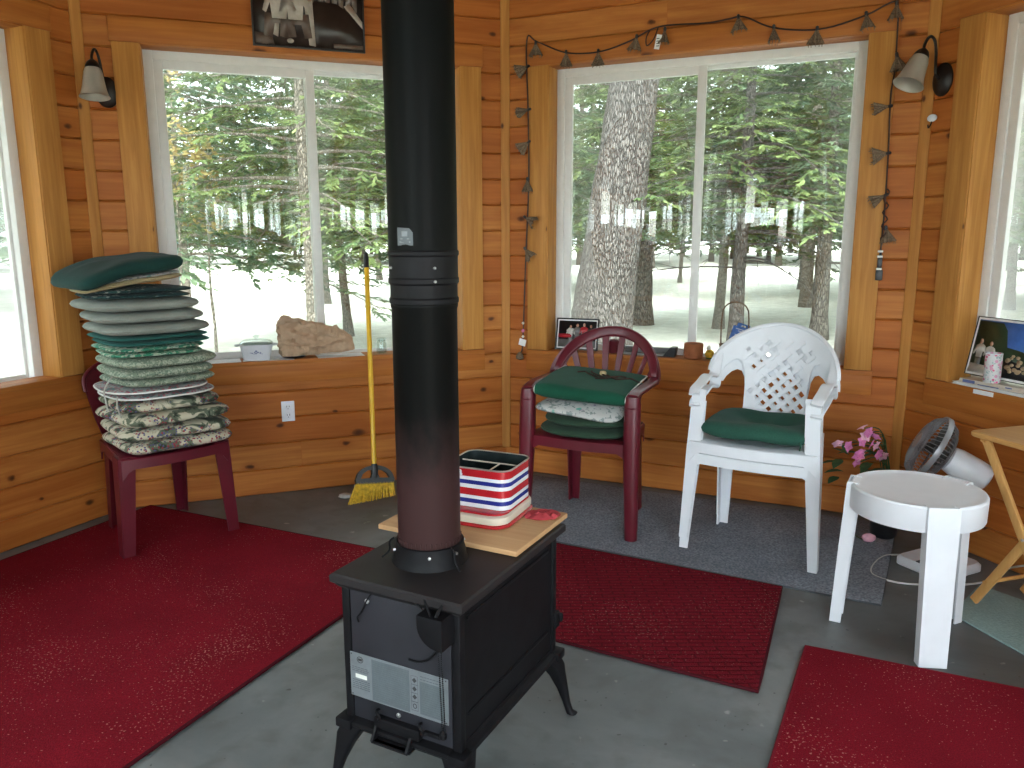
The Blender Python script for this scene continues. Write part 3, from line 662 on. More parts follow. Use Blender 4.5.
rug('area_rug', 'plain red carpet at the front, before the white stool', [(1.043, 2.591), (2.04, 2.13), (1.44, 0.98), (0.445, 1.436)], 0.0015, 0.011, ('red_carpet', 'red_edge'))
rug('floor_runner', 'blue-grey carpet runner under the armchairs along the back wall', [(1.459, 2.915), (1.935, 3.785), (0.0, 4.70), (-0.2, 3.80)], 0.0015, 0.006, ('blue_carpet', 'grey_edge'))
rug('rubber_mat', 'teal-green stained mat under the wooden tray table', [(1.700, 2.840), (1.95, 3.09), (2.40, 2.40), (2.15, 2.25), (1.83, 2.40)], 0.0015, 0.006, ('teal_mat', 'teal_mat'), 'mat')

# ------------------------------------------------------------------ wood stove
SX, SY, SRZ = -0.1525, 2.047, -math.atan2(0.463, 0.886)
SM4 = Matrix.Translation((SX, SY, 0)) @ Matrix.Rotation(SRZ, 4, 'Z')
st = thing('wood_stove', 'black cast iron wood stove on four legs, label plate on its back', 'stove', (SX, SY, 0), SRZ)
b = MB()
b.loft([[(x, y, z) for x, y in ((-hx, -hy), (hx, -hy), (hx, hy), (-hx, hy))] for hx, hy, z in ((0.168, 0.268, 0.2), (0.168, 0.268, 0.586))])
for sx in (-1, 1):
    for sy in (-1, 1): b.box((sx*0.164-0.012, sy*0.264-0.012, 0.2), (sx*0.164+0.012, sy*0.264+0.012, 0.586), 0.003)
    b.box((sx*0.168-0.004, -0.23, 0.285), (sx*0.168+0.004, 0.23, 0.295), 0.002); b.box((sx*0.168-0.004, -0.23, 0.54), (sx*0.168+0.004, 0.23, 0.55), 0.002)
b.obj('firebox', 'black_metal', st, 30)
b = MB(); b.box((-0.150, -0.2745, 0.215), (0.150, -0.268, 0.578), 0.002); b.obj('back_panel', 'stove_back', st)
b = MB()
b.loft([[(x, y, z) for x, y in ((-hx, -hy), (hx, -hy), (hx, hy), (-hx, hy))] for hx, hy, z in ((0.172, 0.274, 0.568), (0.178, 0.280, 0.572), (0.187, 0.289, 0.583), (0.195, 0.297, 0.589), (0.195, 0.297, 0.606), (0.190, 0.292, 0.611))])
b.obj('top_plate', 'stove_top', st, 25)
b = MB()
b.loft([[(x, y, z) for x, y in ((-hx, -hy), (hx, -hy), (hx, hy), (-hx, hy))] for hx, hy, z in ((0.160, 0.262, 0.178), (0.176, 0.278, 0.180), (0.188, 0.292, 0.196), (0.186, 0.290, 0.206), (0.172, 0.272, 0.212), (0.170, 0.270, 0.222))])
b.obj('base_rim', 'black_metal', st, 25)
for sx in (-1, 1):
    for sy in (-1, 1):
        b = MB()
        path = [(0.150, 0.250, 0.200), (0.168, 0.270, 0.165), (0.180, 0.280, 0.130), (0.194, 0.287, 0.085), (0.206, 0.291, 0.040), (0.214, 0.294, 0.012), (0.222, 0.298, 0.002)]
        sz = [(0.072, 0.072), (0.062, 0.056), (0.046, 0.040), (0.032, 0.030), (0.023, 0.023), (0.023, 0.023), (0.031, 0.030)]
        rings = []
        for (x, y, z), (w, h) in zip(path, sz): rings.append([(sx*x+a, sy*y+c, z) for a, c in rrect(w, h, 0.010, 3)])
        b.loft(list(reversed(rings))); b.box((sx*0.172-0.024, sy*0.276-0.024, 0.185), (sx*0.172+0.024, sy*0.276+0.024, 0.212), 0.004)
        b.obj('leg', 'black_metal', st, 40)
PX, PY = -0.022, -0.098
b = MB(); b.X = Matrix.Translation((PX, PY, 0))
b.lathe([(0.100, 0.606), (0.100, 0.613), (0.097, 0.618), (0.095, 0.635), (0.0905, 0.652), (0.0900, 0.664), (0.0862, 0.666)], 40, False, False); b.obj('flue_collar', 'black_metal', st, 40)
for a in (-2.3, -1.0, -0.2, 0.9):
    b = MB(); b.X = Matrix.Translation((PX, PY, 0)); b.lathe([(0.004, 0), (0.004, 0.006), (0.001, 0.007)], 8, M4=Matrix.Translation((0.092*math.cos(a), 0.092*math.sin(a), 0.648)) @ Matrix.Rotation(a, 4, 'Z') @ Matrix.Rotation(PI/2, 4, 'Y')); b.obj('collar_screw', 'steel', st)
for a in (-2.65, -0.35):
    b = MB(); p = V((PX+0.093*math.cos(a), PY+0.093*math.sin(a), 0.668)); d = V((math.cos(a), math.sin(a), 0))
    b.tube(spline([p, p+d*0.012+V((0, 0, -0.01)), p+d*0.014+V((0, 0, -0.035)), p+d*0.034+V((0, 0, -0.054))], 5), 0.0028, 6); b.obj('hook', 'black_metal', st)
# draft thermostat box, its control rods, pull chain and tubes
b = MB(); pr = [(0.160, 0.578), (0.160, 0.500), (0.148, 0.500)] + [(0.148-0.057*math.sin(R(a)), 0.555-0.055*math.cos(R(a))) for a in range(10, 91, 10)] + [(0.091, 0.578)]
b.loft([[(x, -0.274, z) for x, z in pr], [(x, -0.330, z) for x, z in pr]]); b.obj('thermostat_box', 'black_metal', st, 30)
b = MB(); b.tube([(0.125, -0.318, 0.572), (0.116, -0.322, 0.600), (0.114, -0.330, 0.622)], 0.0028, 6); b.tube(spline([(0.135, -0.32, 0.574), (0.140, -0.312, 0.592), (0.150, -0.31, 0.606), (0.140, -0.318, 0.578)], 5), 0.0025, 6); b.obj('control_rod', 'black_metal', st)
b = MB(); b.tube(spline([(0.094, -0.300, 0.574), (0.045, -0.284, 0.586), (-0.01, -0.281, 0.590), (-0.055, -0.280, 0.588), (-0.085, -0.279, 0.565), (-0.11, -0.279, 0.52), (-0.125, -0.279, 0.500), (-0.122, -0.279, 0.487)], 6), 0.0022, 6)
b.tube(spline([(0.135, -0.30, 0.500), (0.118, -0.285, 0.472), (0.090, -0.280, 0.440), (0.060, -0.279, 0.425), (0.030, -0.279, 0.424)], 6), 0.0030, 6); b.obj('sensor_tube', 'black_metal', st)
b = MB()
for x0, x1 in ((0.130, 0.126), (0.138, 0.134)):
    for k in range(46):
        t_ = k/45; b.lathe([(0.0006, -0.0026), (0.0022, 0), (0.0006, 0.0026)], 5, M4=Matrix.Translation((x0+(x1-x0)*t_, -0.300+0.018*t_, 0.498-0.24*t_)))
b.lathe([(0.002, 0.012), (0.009, 0.004), (0.009, -0.008), (0.003, -0.014)], 10, M4=Matrix.Translation((0.128, -0.283, 0.250))); b.obj('pull_chain', 'black_metal', st)
for x, z in ((-0.095, 0.548), (-0.009, 0.258), (0.135, 0.560)):
    b = MB(); b.lathe([(0.0065, 0), (0.0065, 0.003), (0.003, 0.005)], 12, M4=Matrix.Translation((x, -0.2745, z)) @ Matrix.Rotation(PI/2, 4, 'X')); b.obj('bolt', 'steel', st)
b = MB()
b.box((-0.075, -0.292, 0.214), (0.062, -0.270, 0.244), 0.003); b.box((-0.072, -0.312, 0.182), (0.040, -0.295, 0.188), 0.002)
for x in (-0.070, 0.036): b.loft([[(x-0.004, y, z) for y, z in ((-0.27, 0.222), (-0.29, 0.222), (-0.312, 0.188), (-0.308, 0.182), (-0.27, 0.195))], [(x+0.004, y, z) for y, z in ((-0.27, 0.222), (-0.29, 0.222), (-0.312, 0.188), (-0.308, 0.182), (-0.27, 0.195))]])
b.box((-0.074, -0.308, 0.182), (0.044, -0.268, 0.188), 0.002); b.obj('ash_lip', 'black_metal', st)
for x in (-0.072, 0.058): b = MB(); b.tube(spline([(x, -0.272, 0.255), (x+0.006, -0.292, 0.262), (x+0.016, -0.294, 0.250), (x+0.014, -0.290, 0.238), (x+0.022, -0.280, 0.238)], 5), 0.004, 7); b.obj('draft_hook', 'black_metal', st)
b = MB(); b.box((0.07, -0.284, 0.232), (0.12, -0.270, 0.243), 0.003); b.obj('draft_bracket', 'black_metal', st)
b = MB(); b.box((0.168, 0.262, 0.285), (0.182, 0.292, 0.335), 0.004); b.box((0.170, 0.284, 0.300), (0.190, 0.300, 0.325), 0.004); b.obj('door_handle', 'black_metal', st)
# label plate with its fine print
lp = MB(); lp.box((-0.157, -0.2765, 0.275), (0.141, -0.2745, 0.398), 0.0008, 1); lab = lp.obj('label_plate', 'label', st)
b = MB(); b.box((-0.088, -0.2768, 0.279), (0.028, -0.2764, 0.392)); b.box((0.058, -0.2768, 0.283), (0.130, -0.2764, 0.372)); b.obj('print_field', 'label_band', lab)
b = MB(); rnd = random.Random(3); y0, y1 = -0.2773, -0.2767
def textlines(x0, x1, z0, z1, n, h):
    b = MB()
    for k in range(n):
        z = z1-(z1-z0)*k/(n-1); x = x0
        while x < x1-0.004:
            w = rnd.uniform(0.004, 0.013); xe = min(x+w, x1)
            b.box((x, y0, z-h/2), (xe, y1, z+h/2)); x = xe+0.0018
    b.obj('fine_print', 'ink_soft', lab)
textlines(-0.150, -0.098, 0.348, 0.358, 3, 0.0018); textlines(-0.150, -0.096, 0.300, 0.322, 5, 0.0018)
textlines(-0.085, 0.025, 0.286, 0.386, 18, 0.0016); textlines(0.061, 0.128, 0.287, 0.366, 14, 0.0015); textlines(0.060, 0.128, 0.378, 0.386, 2, 0.002)
b = MB()
for z in (0.370, 0.347, 0.325):
    b = MB(); b.panel([(0.043, z+0.007), (0.050, z), (0.043, z-0.007), (0.036, z)], [], lambda u, v, o: (u, -0.2771+o, v), 0.0004, 0); b.obj('pictogram', 'ink', lab)
b = MB(); b.panel(arc(0.043, 0.300, 0.006, 0.007, 0, 330, 11), [arc(0.043, 0.300, 0.004, 0.005, 0, 330, 11)], lambda u, v, o: (u, -0.2771+o, v), 0.0004, 0); b.obj('pictogram', 'ink', lab)
b = MB(); b.panel(arc(-0.124, 0.381, 0.010, 0.009, 0, 345, 23), [arc(-0.124, 0.381, 0.0082, 0.0072, 0, 345, 23)], lambda u, v, o: (u, -0.2771+o, v), 0.0004, 0)
b.box((-0.130, y0, 0.378), (-0.118, y1, 0.384)); b.obj('maker_mark', 'ink', lab); b = MB()
for z in (0.288, 0.312, 0.335, 0.358):
    b = MB(); b.panel([(0.033, z), (0.053, z), (0.053, z+0.024), (0.033, z+0.024)], [[(0.0336, z+0.0006), (0.0524, z+0.0006), (0.0524, z+0.0234), (0.0336, z+0.0234)]], lambda u, v, o: (u, -0.2771+o, v), 0.0003, 0); b.obj('pictogram_border', 'ink', lab)
for x, z in ((-0.151, 0.393), (0.135, 0.393), (0.135, 0.281), (-0.151, 0.281)):
    b = MB(); b.panel(arc(x, z, 0.002, 0.002, 0, 315, 7), [], lambda u, v, o: (u, -0.2773+o, v), 0.0006, 0); b.obj('rivet', 'ink', lab)
b = MB(); b.box((-0.140, y0, 0.329), (-0.104, y1, 0.340)); b.obj('serial_strip', 'white_ink', lab)

# flue pipe
P0 = SM4 @ V((PX, PY, 0))
t = thing('stove_pipe', 'tall black stove pipe rising from the wood stove, brown near its foot', 'stove pipe', (P0.x, P0.y, 0))
b = MB(); b.lathe([(0.0805, 0.640), (0.0815, 0.660), (0.0815, 1.270), (0.0835, 1.276), (0.0835, 1.283), (0.0815, 1.288)], 48, False, False); b.obj('lower_section', 'pipe', t, 40)
b = MB()
for k in range(40):
    a = 2*PI*k/40; b.box((0, 0, 0), (0.0001, 0.0001, 0.0001)) if False else b.tube([(0.0805*math.cos(a), 0.0805*math.sin(a), 0.663), (0.0822*math.cos(a), 0.0822*math.sin(a), 0.680)], 0.0022, 5)
b.obj('crimped_end', 'pipe', t)
b = MB(); b.lathe([(0.0815, 1.283), (0.0860, 1.286), (0.0860, 1.296), (0.0830, 1.300), (0.0830, 1.330), (0.0870, 1.335), (0.0870, 1.345), (0.0850, 1.348), (0.0850, 1.398), (0.0875, 1.402), (0.0875, 1.410), (0.085, 1.413)], 48, False, False); b.obj('slip_collar', 'black_metal', t, 25)
b = MB(); b.lathe([(0.0845, 1.40), (0.0845, 1.43), (0.0848, 4.45)], 48, False, True); b.obj('upper_section', 'pipe', t, 40)
for a, z in ((-1.15, 1.372), (-1.15, 1.34), (-2.6, 1.372), (0.6, 1.372)):
    b = MB(); b.lathe([(0.004, -0.002), (0.004, 0.003), (0.002, 0.005)], 8, M4=Matrix.Translation((0.086*math.cos(a), 0.086*math.sin(a), z)) @ Matrix.Rotation(a, 4, 'Z') @ Matrix.Rotation(PI/2, 4, 'Y')); b.obj('screw', 'steel', t)
b = MB(); a0 = -1.98
b.panel([(-0.021, 0), (0.021, 0), (0.021, 0.030), (0.012, 0.040), (-0.021, 0.042)], [], lambda u, v, o: ((0.0858+o)*math.cos(a0+u/0.0858), (0.0858+o)*math.sin(a0+u/0.0858), 1.425+v), 0.0006, 0.012); q = b.obj('maker_sticker', 'ink_soft', t)
b = MB()
for v0, v1, u0, u1 in ((0.006, 0.010, -0.015, 0.015), (0.014, 0.017, -0.012, 0.012), (0.021, 0.033, -0.008, 0.008)):
    b.panel([(u0, v0), (u1, v0), (u1, v1), (u0, v1)], [], lambda u, v, o: ((0.0864+o)*math.cos(a0+u/0.0858), (0.0864+o)*math.sin(a0+u/0.0858), 1.425+v), 0.0004, 0.008)
b.obj('sticker_print', 'label', q)

# board, tins and packet on the stove
def on_stove(o, x, y, z, r=0.0): o.matrix_world = SM4 @ Matrix.Translation((x, y, z)) @ Matrix.Rotation(r, 4, 'Z'); return o
b = MB(); b.tone = 0.3; b.box((-0.225, -0.170, 0), (0.225, 0.165, 0.015), 0.0015)
for z in (0.005, 0.010): b.box((-0.2253, -0.1703, z-0.0007), (0.2253, 0.1653, z+0.0007))
o = b.obj('plywood_board', 'plywood'); on_stove(o, -0.044, 0.176, 0.6122, 0.0); tag(o, 'thin plywood board lying on the stove top behind the pipe', 'board')
def rbox_rings(w, d, r, zs, n=6):
    return [[(x, y, z) for x, y in rrect(w+2*g, d+2*g, r+g, n)] for g, z in zs]
tx, ty, tr = -0.034, 0.240, R(4)
t = thing('tin_lid', 'red and cream tin lids stacked under the striped tin', 'lid'); on_stove(t, tx-0.012, ty-0.012, 0.6276, tr)
b = MB(); b.loft(rbox_rings(0.235, 0.235, 0.045, [(-0.004, 0.0), (0.008, 0.002), (0.010, 0.006), (0.006, 0.009), (-0.01, 0.010)])); b.obj('red_lid', 'red_paint', t, 40)
b = MB(); b.loft(rbox_rings(0.235, 0.235, 0.045, [(-0.012, 0.0095), (0.002, 0.011), (0.005, 0.018), (0.005, 0.032), (-0.004, 0.037)])); b.obj('cream_lid', 'cream', t, 40)
b = MB(); b.loft(rbox_rings(0.228, 0.228, 0.042, [(-0.01, 0.0375), (0.0015, 0.038), (0.0015, 0.043), (-0.008, 0.044)])); b.obj('red_rim', 'red_paint', t, 40)
t = thing('striped_tin', 'open rectangular tin with red, white and blue stripes on the plywood board', 'tin'); on_stove(t, tx, ty, 0.6725, tr)
TW, TD, TR, TH = 0.206, 0.186, 0.034, 0.116
bands = [(0.0, 0.0125, 'white_paint'), (0.0125, 0.0255, 'blue_paint'), (0.0255, 0.0355, 'white_paint'), (0.0355, 0.0570, 'red_paint'), (0.0570, 0.0685, 'white_paint'), (0.0685, 0.081, 'blue_paint'), (0.081, 0.091, 'white_paint'), (0.091, TH, 'red_paint')]
b = MB(); mats = ['white_paint', 'blue_paint', 'red_paint', 'tin_inside', 'tin_rim']
for z0, z1, m in bands:
    b.mi = mats.index(m); b.loft(rbox_rings(TW, TD, TR, [(0, z0), (0, z1)]), True, False)
b.mi = 3; b.loft(rbox_rings(TW, TD, TR, [(-0.003, TH), (-0.003, 0.004)]), True, False); b.f([b.v(p) for p in rbox_rings(TW, TD, TR, [(-0.003, 0.004)])[0]]); b.mi = 0; b.loft(rbox_rings(TW, TD, TR, [(-0.002, 0.0), (-0.001, 0.0)]))
b.obj('tin_body', mats, t, 40)
b = MB(); b.tube([(x, y, TH) for x, y in rrect(TW, TD, TR, 6)], 0.0026, 6, True); b.obj('rolled_rim', 'tin_rim', t)
b = MB(); b.tube([(-TW/2+0.008, 0.02, TH-0.012), (TW/2-0.008, 0.02, TH-0.012)], 0.0022, 6); b.tube([(0.03, -TD/2+0.006, TH-0.012), (0.03, 0.02, TH-0.012)], 0.0022, 6); b.obj('divider_wire', 'cream', t)
cu = bpy.data.curves.new('letter', 'FONT'); cu.body = 'a'; cu.size = 0.034; cu.extrude = 0.0004; cu.offset = 0.0012
tmp = bpy.data.objects.new('tmp', cu); C.objects.link(tmp); bpy.context.view_layer.update()
me = bpy.data.meshes.new_from_object(tmp.evaluated_get(bpy.context.evaluated_depsgraph_get())); C.objects.unlink(tmp); bpy.data.objects.remove(tmp)
me.materials.clear(); me.materials.append(M['white_paint'])
q = link('letter', me, t); q.matrix_local = Matrix.Translation((-0.054, -TD/2-0.0008, 0.0935)) @ Matrix.Rotation(PI/2, 4, 'X')
b = MB(); rings = []
for z, g in ((0, -0.006), (0.003, 0.0), (0.007, -0.004), (0.011, -0.014), (0.007, -0.024), (0.012, -0.034)): rings.append([((0.045+g)*1.25*math.cos(2*PI*k/26)*(1+0.12*noise.noise(V((k, 0, 3)))), (0.045+g)*math.sin(2*PI*k/26)*(1+0.12*noise.noise(V((k, 5, 1)))), max(0.0005, z+0.006*noise.noise(V((k*1.3, z*90+g*50, 7)))) if z else 0) for k in range(26)])
b.loft(rings); o = b.obj('food_packet', 'plastic_wrap', None, 25); on_stove(o, 0.124, 0.283, 0.6276, 0.6); tag(o, 'crinkled red plastic packet on the corner of the plywood board', 'packet')

# ------------------------------------------------------------------ plastic chairs
def Lsec(a, c, t, sx, sy):
    """L-shaped leg section, outer corner at the origin"""
    P = [(0, 0), (-a, 0), (-a, t), (-t, t), (-t, c), (0, c)]
    P = [(x*sx, y*sy) for x, y in P]
    return P if sx*sy > 0 else list(reversed(P))
def chair_seat(hw_f, hw_b, yf, yb, z, sag=0.018):
    b = MB(); nx, ny = 18, 16
    def top(i, j):
        v = j/ny; y = yf+(yb-yf)*v; hw = hw_f+(hw_b-hw_f)*v; u = -1+2*i/nx
        bow = 0.028*(1-u*u)*(1-v)**2
        d = sag*(1-u*u)*math.sin(PI*min(1, v*1.1)) if v < 0.91 else 0
        lip = -0.012*max(0, 1-v*8)**2
        return (u*hw, y-bow, z-d+lip+0.004*abs(u)**4)
    T = [[b.v(top(i, j)) for i in range(nx+1)] for j in range(ny+1)]
    B = [[b.v((p[0]*0.992, p[1], p[2]-0.006)) for p in (top(i, j) for i in range(nx+1))] for j in range(ny+1)]
    for j in range(ny):
        for i in range(nx):
            b.f([T[j][i], T[j][i+1], T[j+1][i+1], T[j+1][i]]); b.f([B[j][i], B[j+1][i], B[j+1][i+1], B[j][i+1]])
    ring = [T[0][i] for i in range(nx+1)]+[T[j][nx] for j in range(1, ny+1)]+[T[ny][i] for i in range(nx-1, -1, -1)]+[T[j][0] for j in range(ny-1, 0, -1)]
    rb = [B[0][i] for i in range(nx+1)]+[B[j][nx] for j in range(1, ny+1)]+[B[ny][i] for i in range(nx-1, -1, -1)]+[B[j][0] for j in range(ny-1, 0, -1)]
    for k in range(len(ring)): b.f([ring[k], rb[k], rb[(k+1) % len(rb)], ring[(k+1) % len(ring)]])
    return b
def apron(b, p0, p1, bow, z, h, t=0.007, ends=0.05):
    """hanging edge of a seat between two legs, arched underneath, rounding into the legs"""
    p0, p1 = V(p0), V(p1); n = 20; d = (p1-p0); nrm = V((d.y, -d.x, 0)).normalized()
    rings = []
    for k in range(n+1):
        s_ = k/n; p = p0+d*s_+nrm*bow*(4*s_*(1-s_)); hh = h+ends*max(0, 1-min(s_, 1-s_)*9)**2
        rings.append([(p.x+nrm.x*o, p.y+nrm.y*o, z+q) for o, q in ((0, 0), (t, -0.004), (t, -hh), (0, -hh))])
    b.loft(rings)
def make_chair(kind, mat):
    """monobloc chair facing local -y. kind: 'lattice' (armchair), 'slat' (armchair), 'side' (no arms)"""
    e = bpy.data.objects.new('plastic_chair', None); C.objects.link(e)
    if kind == 'lattice': FX, FY, BX, BY, AZ, SZ = 0.306, -0.222, 0.236, 0.205, 0.705, 0.475
    elif kind == 'slat': FX, FY, BX, BY, AZ, SZ = 0.280, -0.236, 0.200, 0.236, 0.695, 0.475
    else: FX, FY, BX, BY, AZ, SZ = 0.272, -0.244, 0.190, 0.245, 0.46, 0.462
    arms = kind != 'side'
    sf, sb = FX-0.030, FX-0.075
    b = chair_seat(sf, sb, FY+0.012, 0.205, SZ)
    apron(b, (-sf, FY+0.012, 0), (sf, FY+0.012, 0), 0.028, SZ-0.008, 0.050)
    for sx in (-1, 1):
        p, q = (sx*sf, FY+0.012, 0), (sx*sb, 0.205, 0)
        apron(b, q if sx < 0 else p, p if sx < 0 else q, 0.0, SZ-0.002, 0.050)
    link('seat', b.mesh('seat', mat, 40), e)
    for sx in (-1, 1):
        b = MB()
        if kind == 'slat':
            pts = [(sx*FX, FY, 0), (sx*(FX-0.002), FY+0.002, 0.10), (sx*(FX-0.008), FY+0.008, 0.30), (sx*(FX-0.012), FY+0.014, 0.50), (sx*(FX-0.013), FY+0.018, 0.66), (sx*(FX-0.013), FY+0.020, AZ)]
            secs = [rrect(w, d, w*0.40, 4) for w, d in ((0.060, 0.056), (0.064, 0.060), (0.073, 0.068), (0.080, 0.072), (0.076, 0.068), (0.066, 0.060))]
            b.sweep(pts, secs, (sx, 0, 0)); b.lathe([(0.0365, 0.0), (0.0385, 0.004), (0.0365, 0.008)], 20, M4=Matrix.Translation((sx*(FX-0.013), FY+0.017, AZ-0.055)))
        else:
            top = AZ if arms else SZ-0.004
            zs = [0, 0.15, 0.30, 0.42, 0.55, top] if arms else [0, 0.15, 0.30, 0.40, top]
            pts = []; secs = []
            for z in zs:
                k = z/0.46; pts.append((sx*(FX-0.018*min(k, 1.2)-(0.02*max(0, k-1))), FY+0.010*k, z))
                w = (0.034 if arms else 0.046)+0.020*min(k, 1); secs.append(Lsec(w*1.15, w*1.25, 0.007, 1, 1) if sx > 0 else Lsec(w*1.15, w*1.25, 0.007, -1, 1))
            rings = [[(p[0]+a, p[1]+c, p[2]) for a, c in s_] for p, s_ in zip(pts, secs)]
            b.loft(rings)
            if not arms: b.loft([[(sx*0.272-sx*0.02*k+a*sx, FY+0.012*k+c, z) for a, c in ((0.0, 0.0), (-0.006, -0.002), (-0.05, 0.05), (-0.003, 0.06))] for z, k in ((0.36, 0.9), (SZ-0.004, 1.0))])
        link('leg', b.mesh('leg', mat, 40), e)
        b = MB(); rings = []
        for z in (0, 0.15, 0.30, SZ-0.02):
            k = z/0.46; w = 0.040+0.022*k
            rings.append([(sx*(BX-0.004*k)+a, BY-0.035*k+c, z) for a, c in (Lsec(w*1.1, -w*1.2, -0.007, sx, 1) if False else [(p[0], -p[1]) for p in Lsec(w*1.1, w*1.2, 0.007, sx, 1)])])
        b.loft(rings); link('leg', b.mesh('leg', mat, 40), e)
    lean = 0.27
    if arms:
        bow = 0.16 if kind == 'lattice' else 0.14
        yb0 = 0.205; z0 = SZ-0.01; HW = 0.292 if kind == 'lattice' else 0.298; top = 0.508 if kind == 'lattice' else 0.510
        def fn(u, v, o):
            y = yb0+v*math.sin(lean)-bow*(abs(u)/HW)**2.2
            return (u, y-o*0.97, z0+v*math.cos(lean)+o*0.2)
        v0 = 0.285 if kind == 'lattice' else 0.245
        if kind == 'lattice':
            out = arc(0, v0, HW, top-v0, 0, 180, 40)
            left = [(-HW+0.002, v0-0.004), (-HW+0.050, v0-0.006), (-0.232, v0+0.018), (-0.212, v0+0.040), (-0.190, v0+0.050), (-0.170, v0+0.042), (-0.156, v0+0.012), (-0.146, 0.22), (-0.142, 0.10), (-0.152, 0.0)]
            out = out+left+[(-x, y) for x, y in reversed(left)]
            holes = []; p = 0.0415; hs = 0.0112
            for i in range(-9, 10):
                for j in range(-9, 14):
                    u = (i-j)*p*0.7071; v = 0.235+(i+j)*p*0.7071
                    lim = 0.118 if v < 0.26 else 0.118+(v-0.26)*0.32
                    if abs(u) < lim and 0.035 < v < 0.420-1.2*u*u:
                        if (i*5+j*11+i*j) % 7 == 1: continue
                        r = hs*1.414*(0.85, 1.1, 0.95, 1.25, 0.75)[(i*7+j*3) % 5]
                        holes.append([(u+r, v), (u, v+r), (u-r, v), (u, v-r)])
            b = MB(); b.panel(out, holes, fn, 0.006, 0.022)
            for i in range(-9, 10):       # raised weave crossing between the holes
                for j in range(-9, 14):
                    if (i+j) % 2: continue
                    u = (i-j)*p*0.7071+p*0.7071; v = 0.235+(i+j)*p*0.7071
                    if abs(u) < 0.116+(max(0, v-0.26))*0.4 and 0.04 < v < 0.43-1.2*u*u:
                        d = 0.0135; b.panel([(u+1.9*d, v+0.9*d), (u+0.9*d, v+1.9*d), (u-1.9*d, v-0.9*d), (u-0.9*d, v-1.9*d)], [], lambda uu, vv, o: fn(uu, vv, o+0.0045), 0.004, 0)
            link('backrest', b.mesh('backrest', mat, 40), e)
            b = MB(); b.sweep([fn(u, v, 0) for u, v in arc(0, v0, HW, top-v0, 0, 180, 44)], rrect(0.020, 0.011, 0.005, 2), [(math.cos(R(180*k/44)), 0.3, math.sin(R(180*k/44))) for k in range(45)]); link('back_rim', b.mesh('back_rim', mat, 50), e)
            for sx in (-1, 1):
                b = MB(); q = V(fn(sx*(HW-0.026), v0-0.012, 0)); q2 = V(fn(sx*(HW-0.034), v0+0.085, 0))
                pts = spline([(sx*(FX-0.047), FY-0.004, AZ-0.022), (sx*(FX-0.043), FY+0.028, AZ-0.002), (sx*(FX-0.041), FY+0.12, AZ+0.012), (sx*(FX-0.039), FY+0.22, AZ+0.028), (q.x+sx*0.002, q.y-0.045, q.z-0.012), (q.x, q.y-0.008, q.z+0.016), tuple(q2)], 5)
                n = len(pts); wid = []
                for k in range(n):
                    t_ = k/(n-1); a = max(0, min(1, (t_-0.62)/0.38)); wid.append(V((sx*(1-a*0.4), -0.25*a, -0.85*a)) if a > 0 else V((sx, 0, 0)))
                wid = [V((sx, 0, 0)).lerp(V((sx*0.72, -0.55, 0.0)), max(0, min(1, (k/(n-1)-0.5)/0.5))) for k in range(n)]
                secs = [rrect(0.050+0.004*math.sin(PI*k/(n-1))-(0.022*max(0, k/(n-1)-0.8)/0.2), 0.013, 0.006, 3) for k in range(n)]
                b.sweep(pts, secs, wid); link('armrest', b.mesh('armrest', mat, 50), e)
        else:
            iw = 0.240; it = top-0.056
            out = arc(0, v0, HW, top-v0, 0, 180, 40)
            left = [(-HW, v0-0.005), (-iw-0.004, v0-0.01), (-iw, v0+0.0), (-iw+0.014, v0+0.02), (-0.195, v0-0.09), (-0.178, 0.05), (-0.170, 0.0)]
            out = out+left+[(-x, y) for x, y in reversed(left)]
            holes = []; ns = 7
            def inner(a): return (iw*math.cos(R(a)), v0+(it-v0)*math.sin(R(a)))
            bot = [(-0.150+0.300*k/ns) for k in range(ns+1)]
            tops = [168-156*k/ns for k in range(ns+1)]
            for k in range(ns):
                wb = 0.010 if k else 0.004
                xa, xb = bot[k]+0.013, bot[k+1]-0.013
                a0_, a1_ = tops[k]-4.2, tops[k+1]+4.2
                holes.append([(xa, 0.075), (xb, 0.075)]+[inner(a1_+(a0_-a1_)*q/6) for q in range(7)])
            b = MB(); b.panel(out, holes, fn, 0.010, 0.03); link('backrest', b.mesh('backrest', mat, 40), e)
            b = MB(); aa = [4+172*k/44 for k in range(45)]
            pts = [fn((HW-0.026)*math.cos(R(a)), v0+(top-0.028-v0)*math.sin(R(a)), 0) for a in aa]
            for sx in (1, -1):
                pass
            q = V(pts[0])
            right = spline([(FX-0.013, FY+0.012, AZ-0.002), (FX-0.010, FY+0.06, AZ+0.010), (FX-0.004, FY+0.15, AZ+0.014), (q.x-0.002, q.y-0.045, q.z-0.010)], 6)
            path = list(right)+[V(p_) for p_ in pts]+[V((-p_.x, p_.y, p_.z)) for p_ in reversed(right)]
            wid = []
            for k, p_ in enumerate(path):
                if k < len(right): wid.append(V((1, 0, 0)))
                elif k < len(right)+len(pts): a = aa[k-len(right)]; wid.append(V((math.cos(R(a)), -0.25*abs(math.cos(R(a)))+0.2, math.sin(R(a)))))
                else: wid.append(V((-1, 0, 0)))
            secs = [rrect(0.058, 0.026, 0.0125, 4) for _ in path]
            b.sweep(path, secs, wid); link('arm_rail', b.mesh('arm_rail', mat, 50), e)
    else:
        bow = 0.05; yb0 = 0.195; z0 = SZ-0.01; HW = 0.235; lean2 = 0.36
        def fn(u, v, o): return (u, yb0+v*math.sin(lean2)-bow*(abs(u)/HW)**2, z0+v*math.cos(lean2))if o == 0 else (u, yb0+v*math.sin(lean2)-bow*(abs(u)/HW)**2-o*0.94, z0+v*math.cos(lean2)+o*0.3)
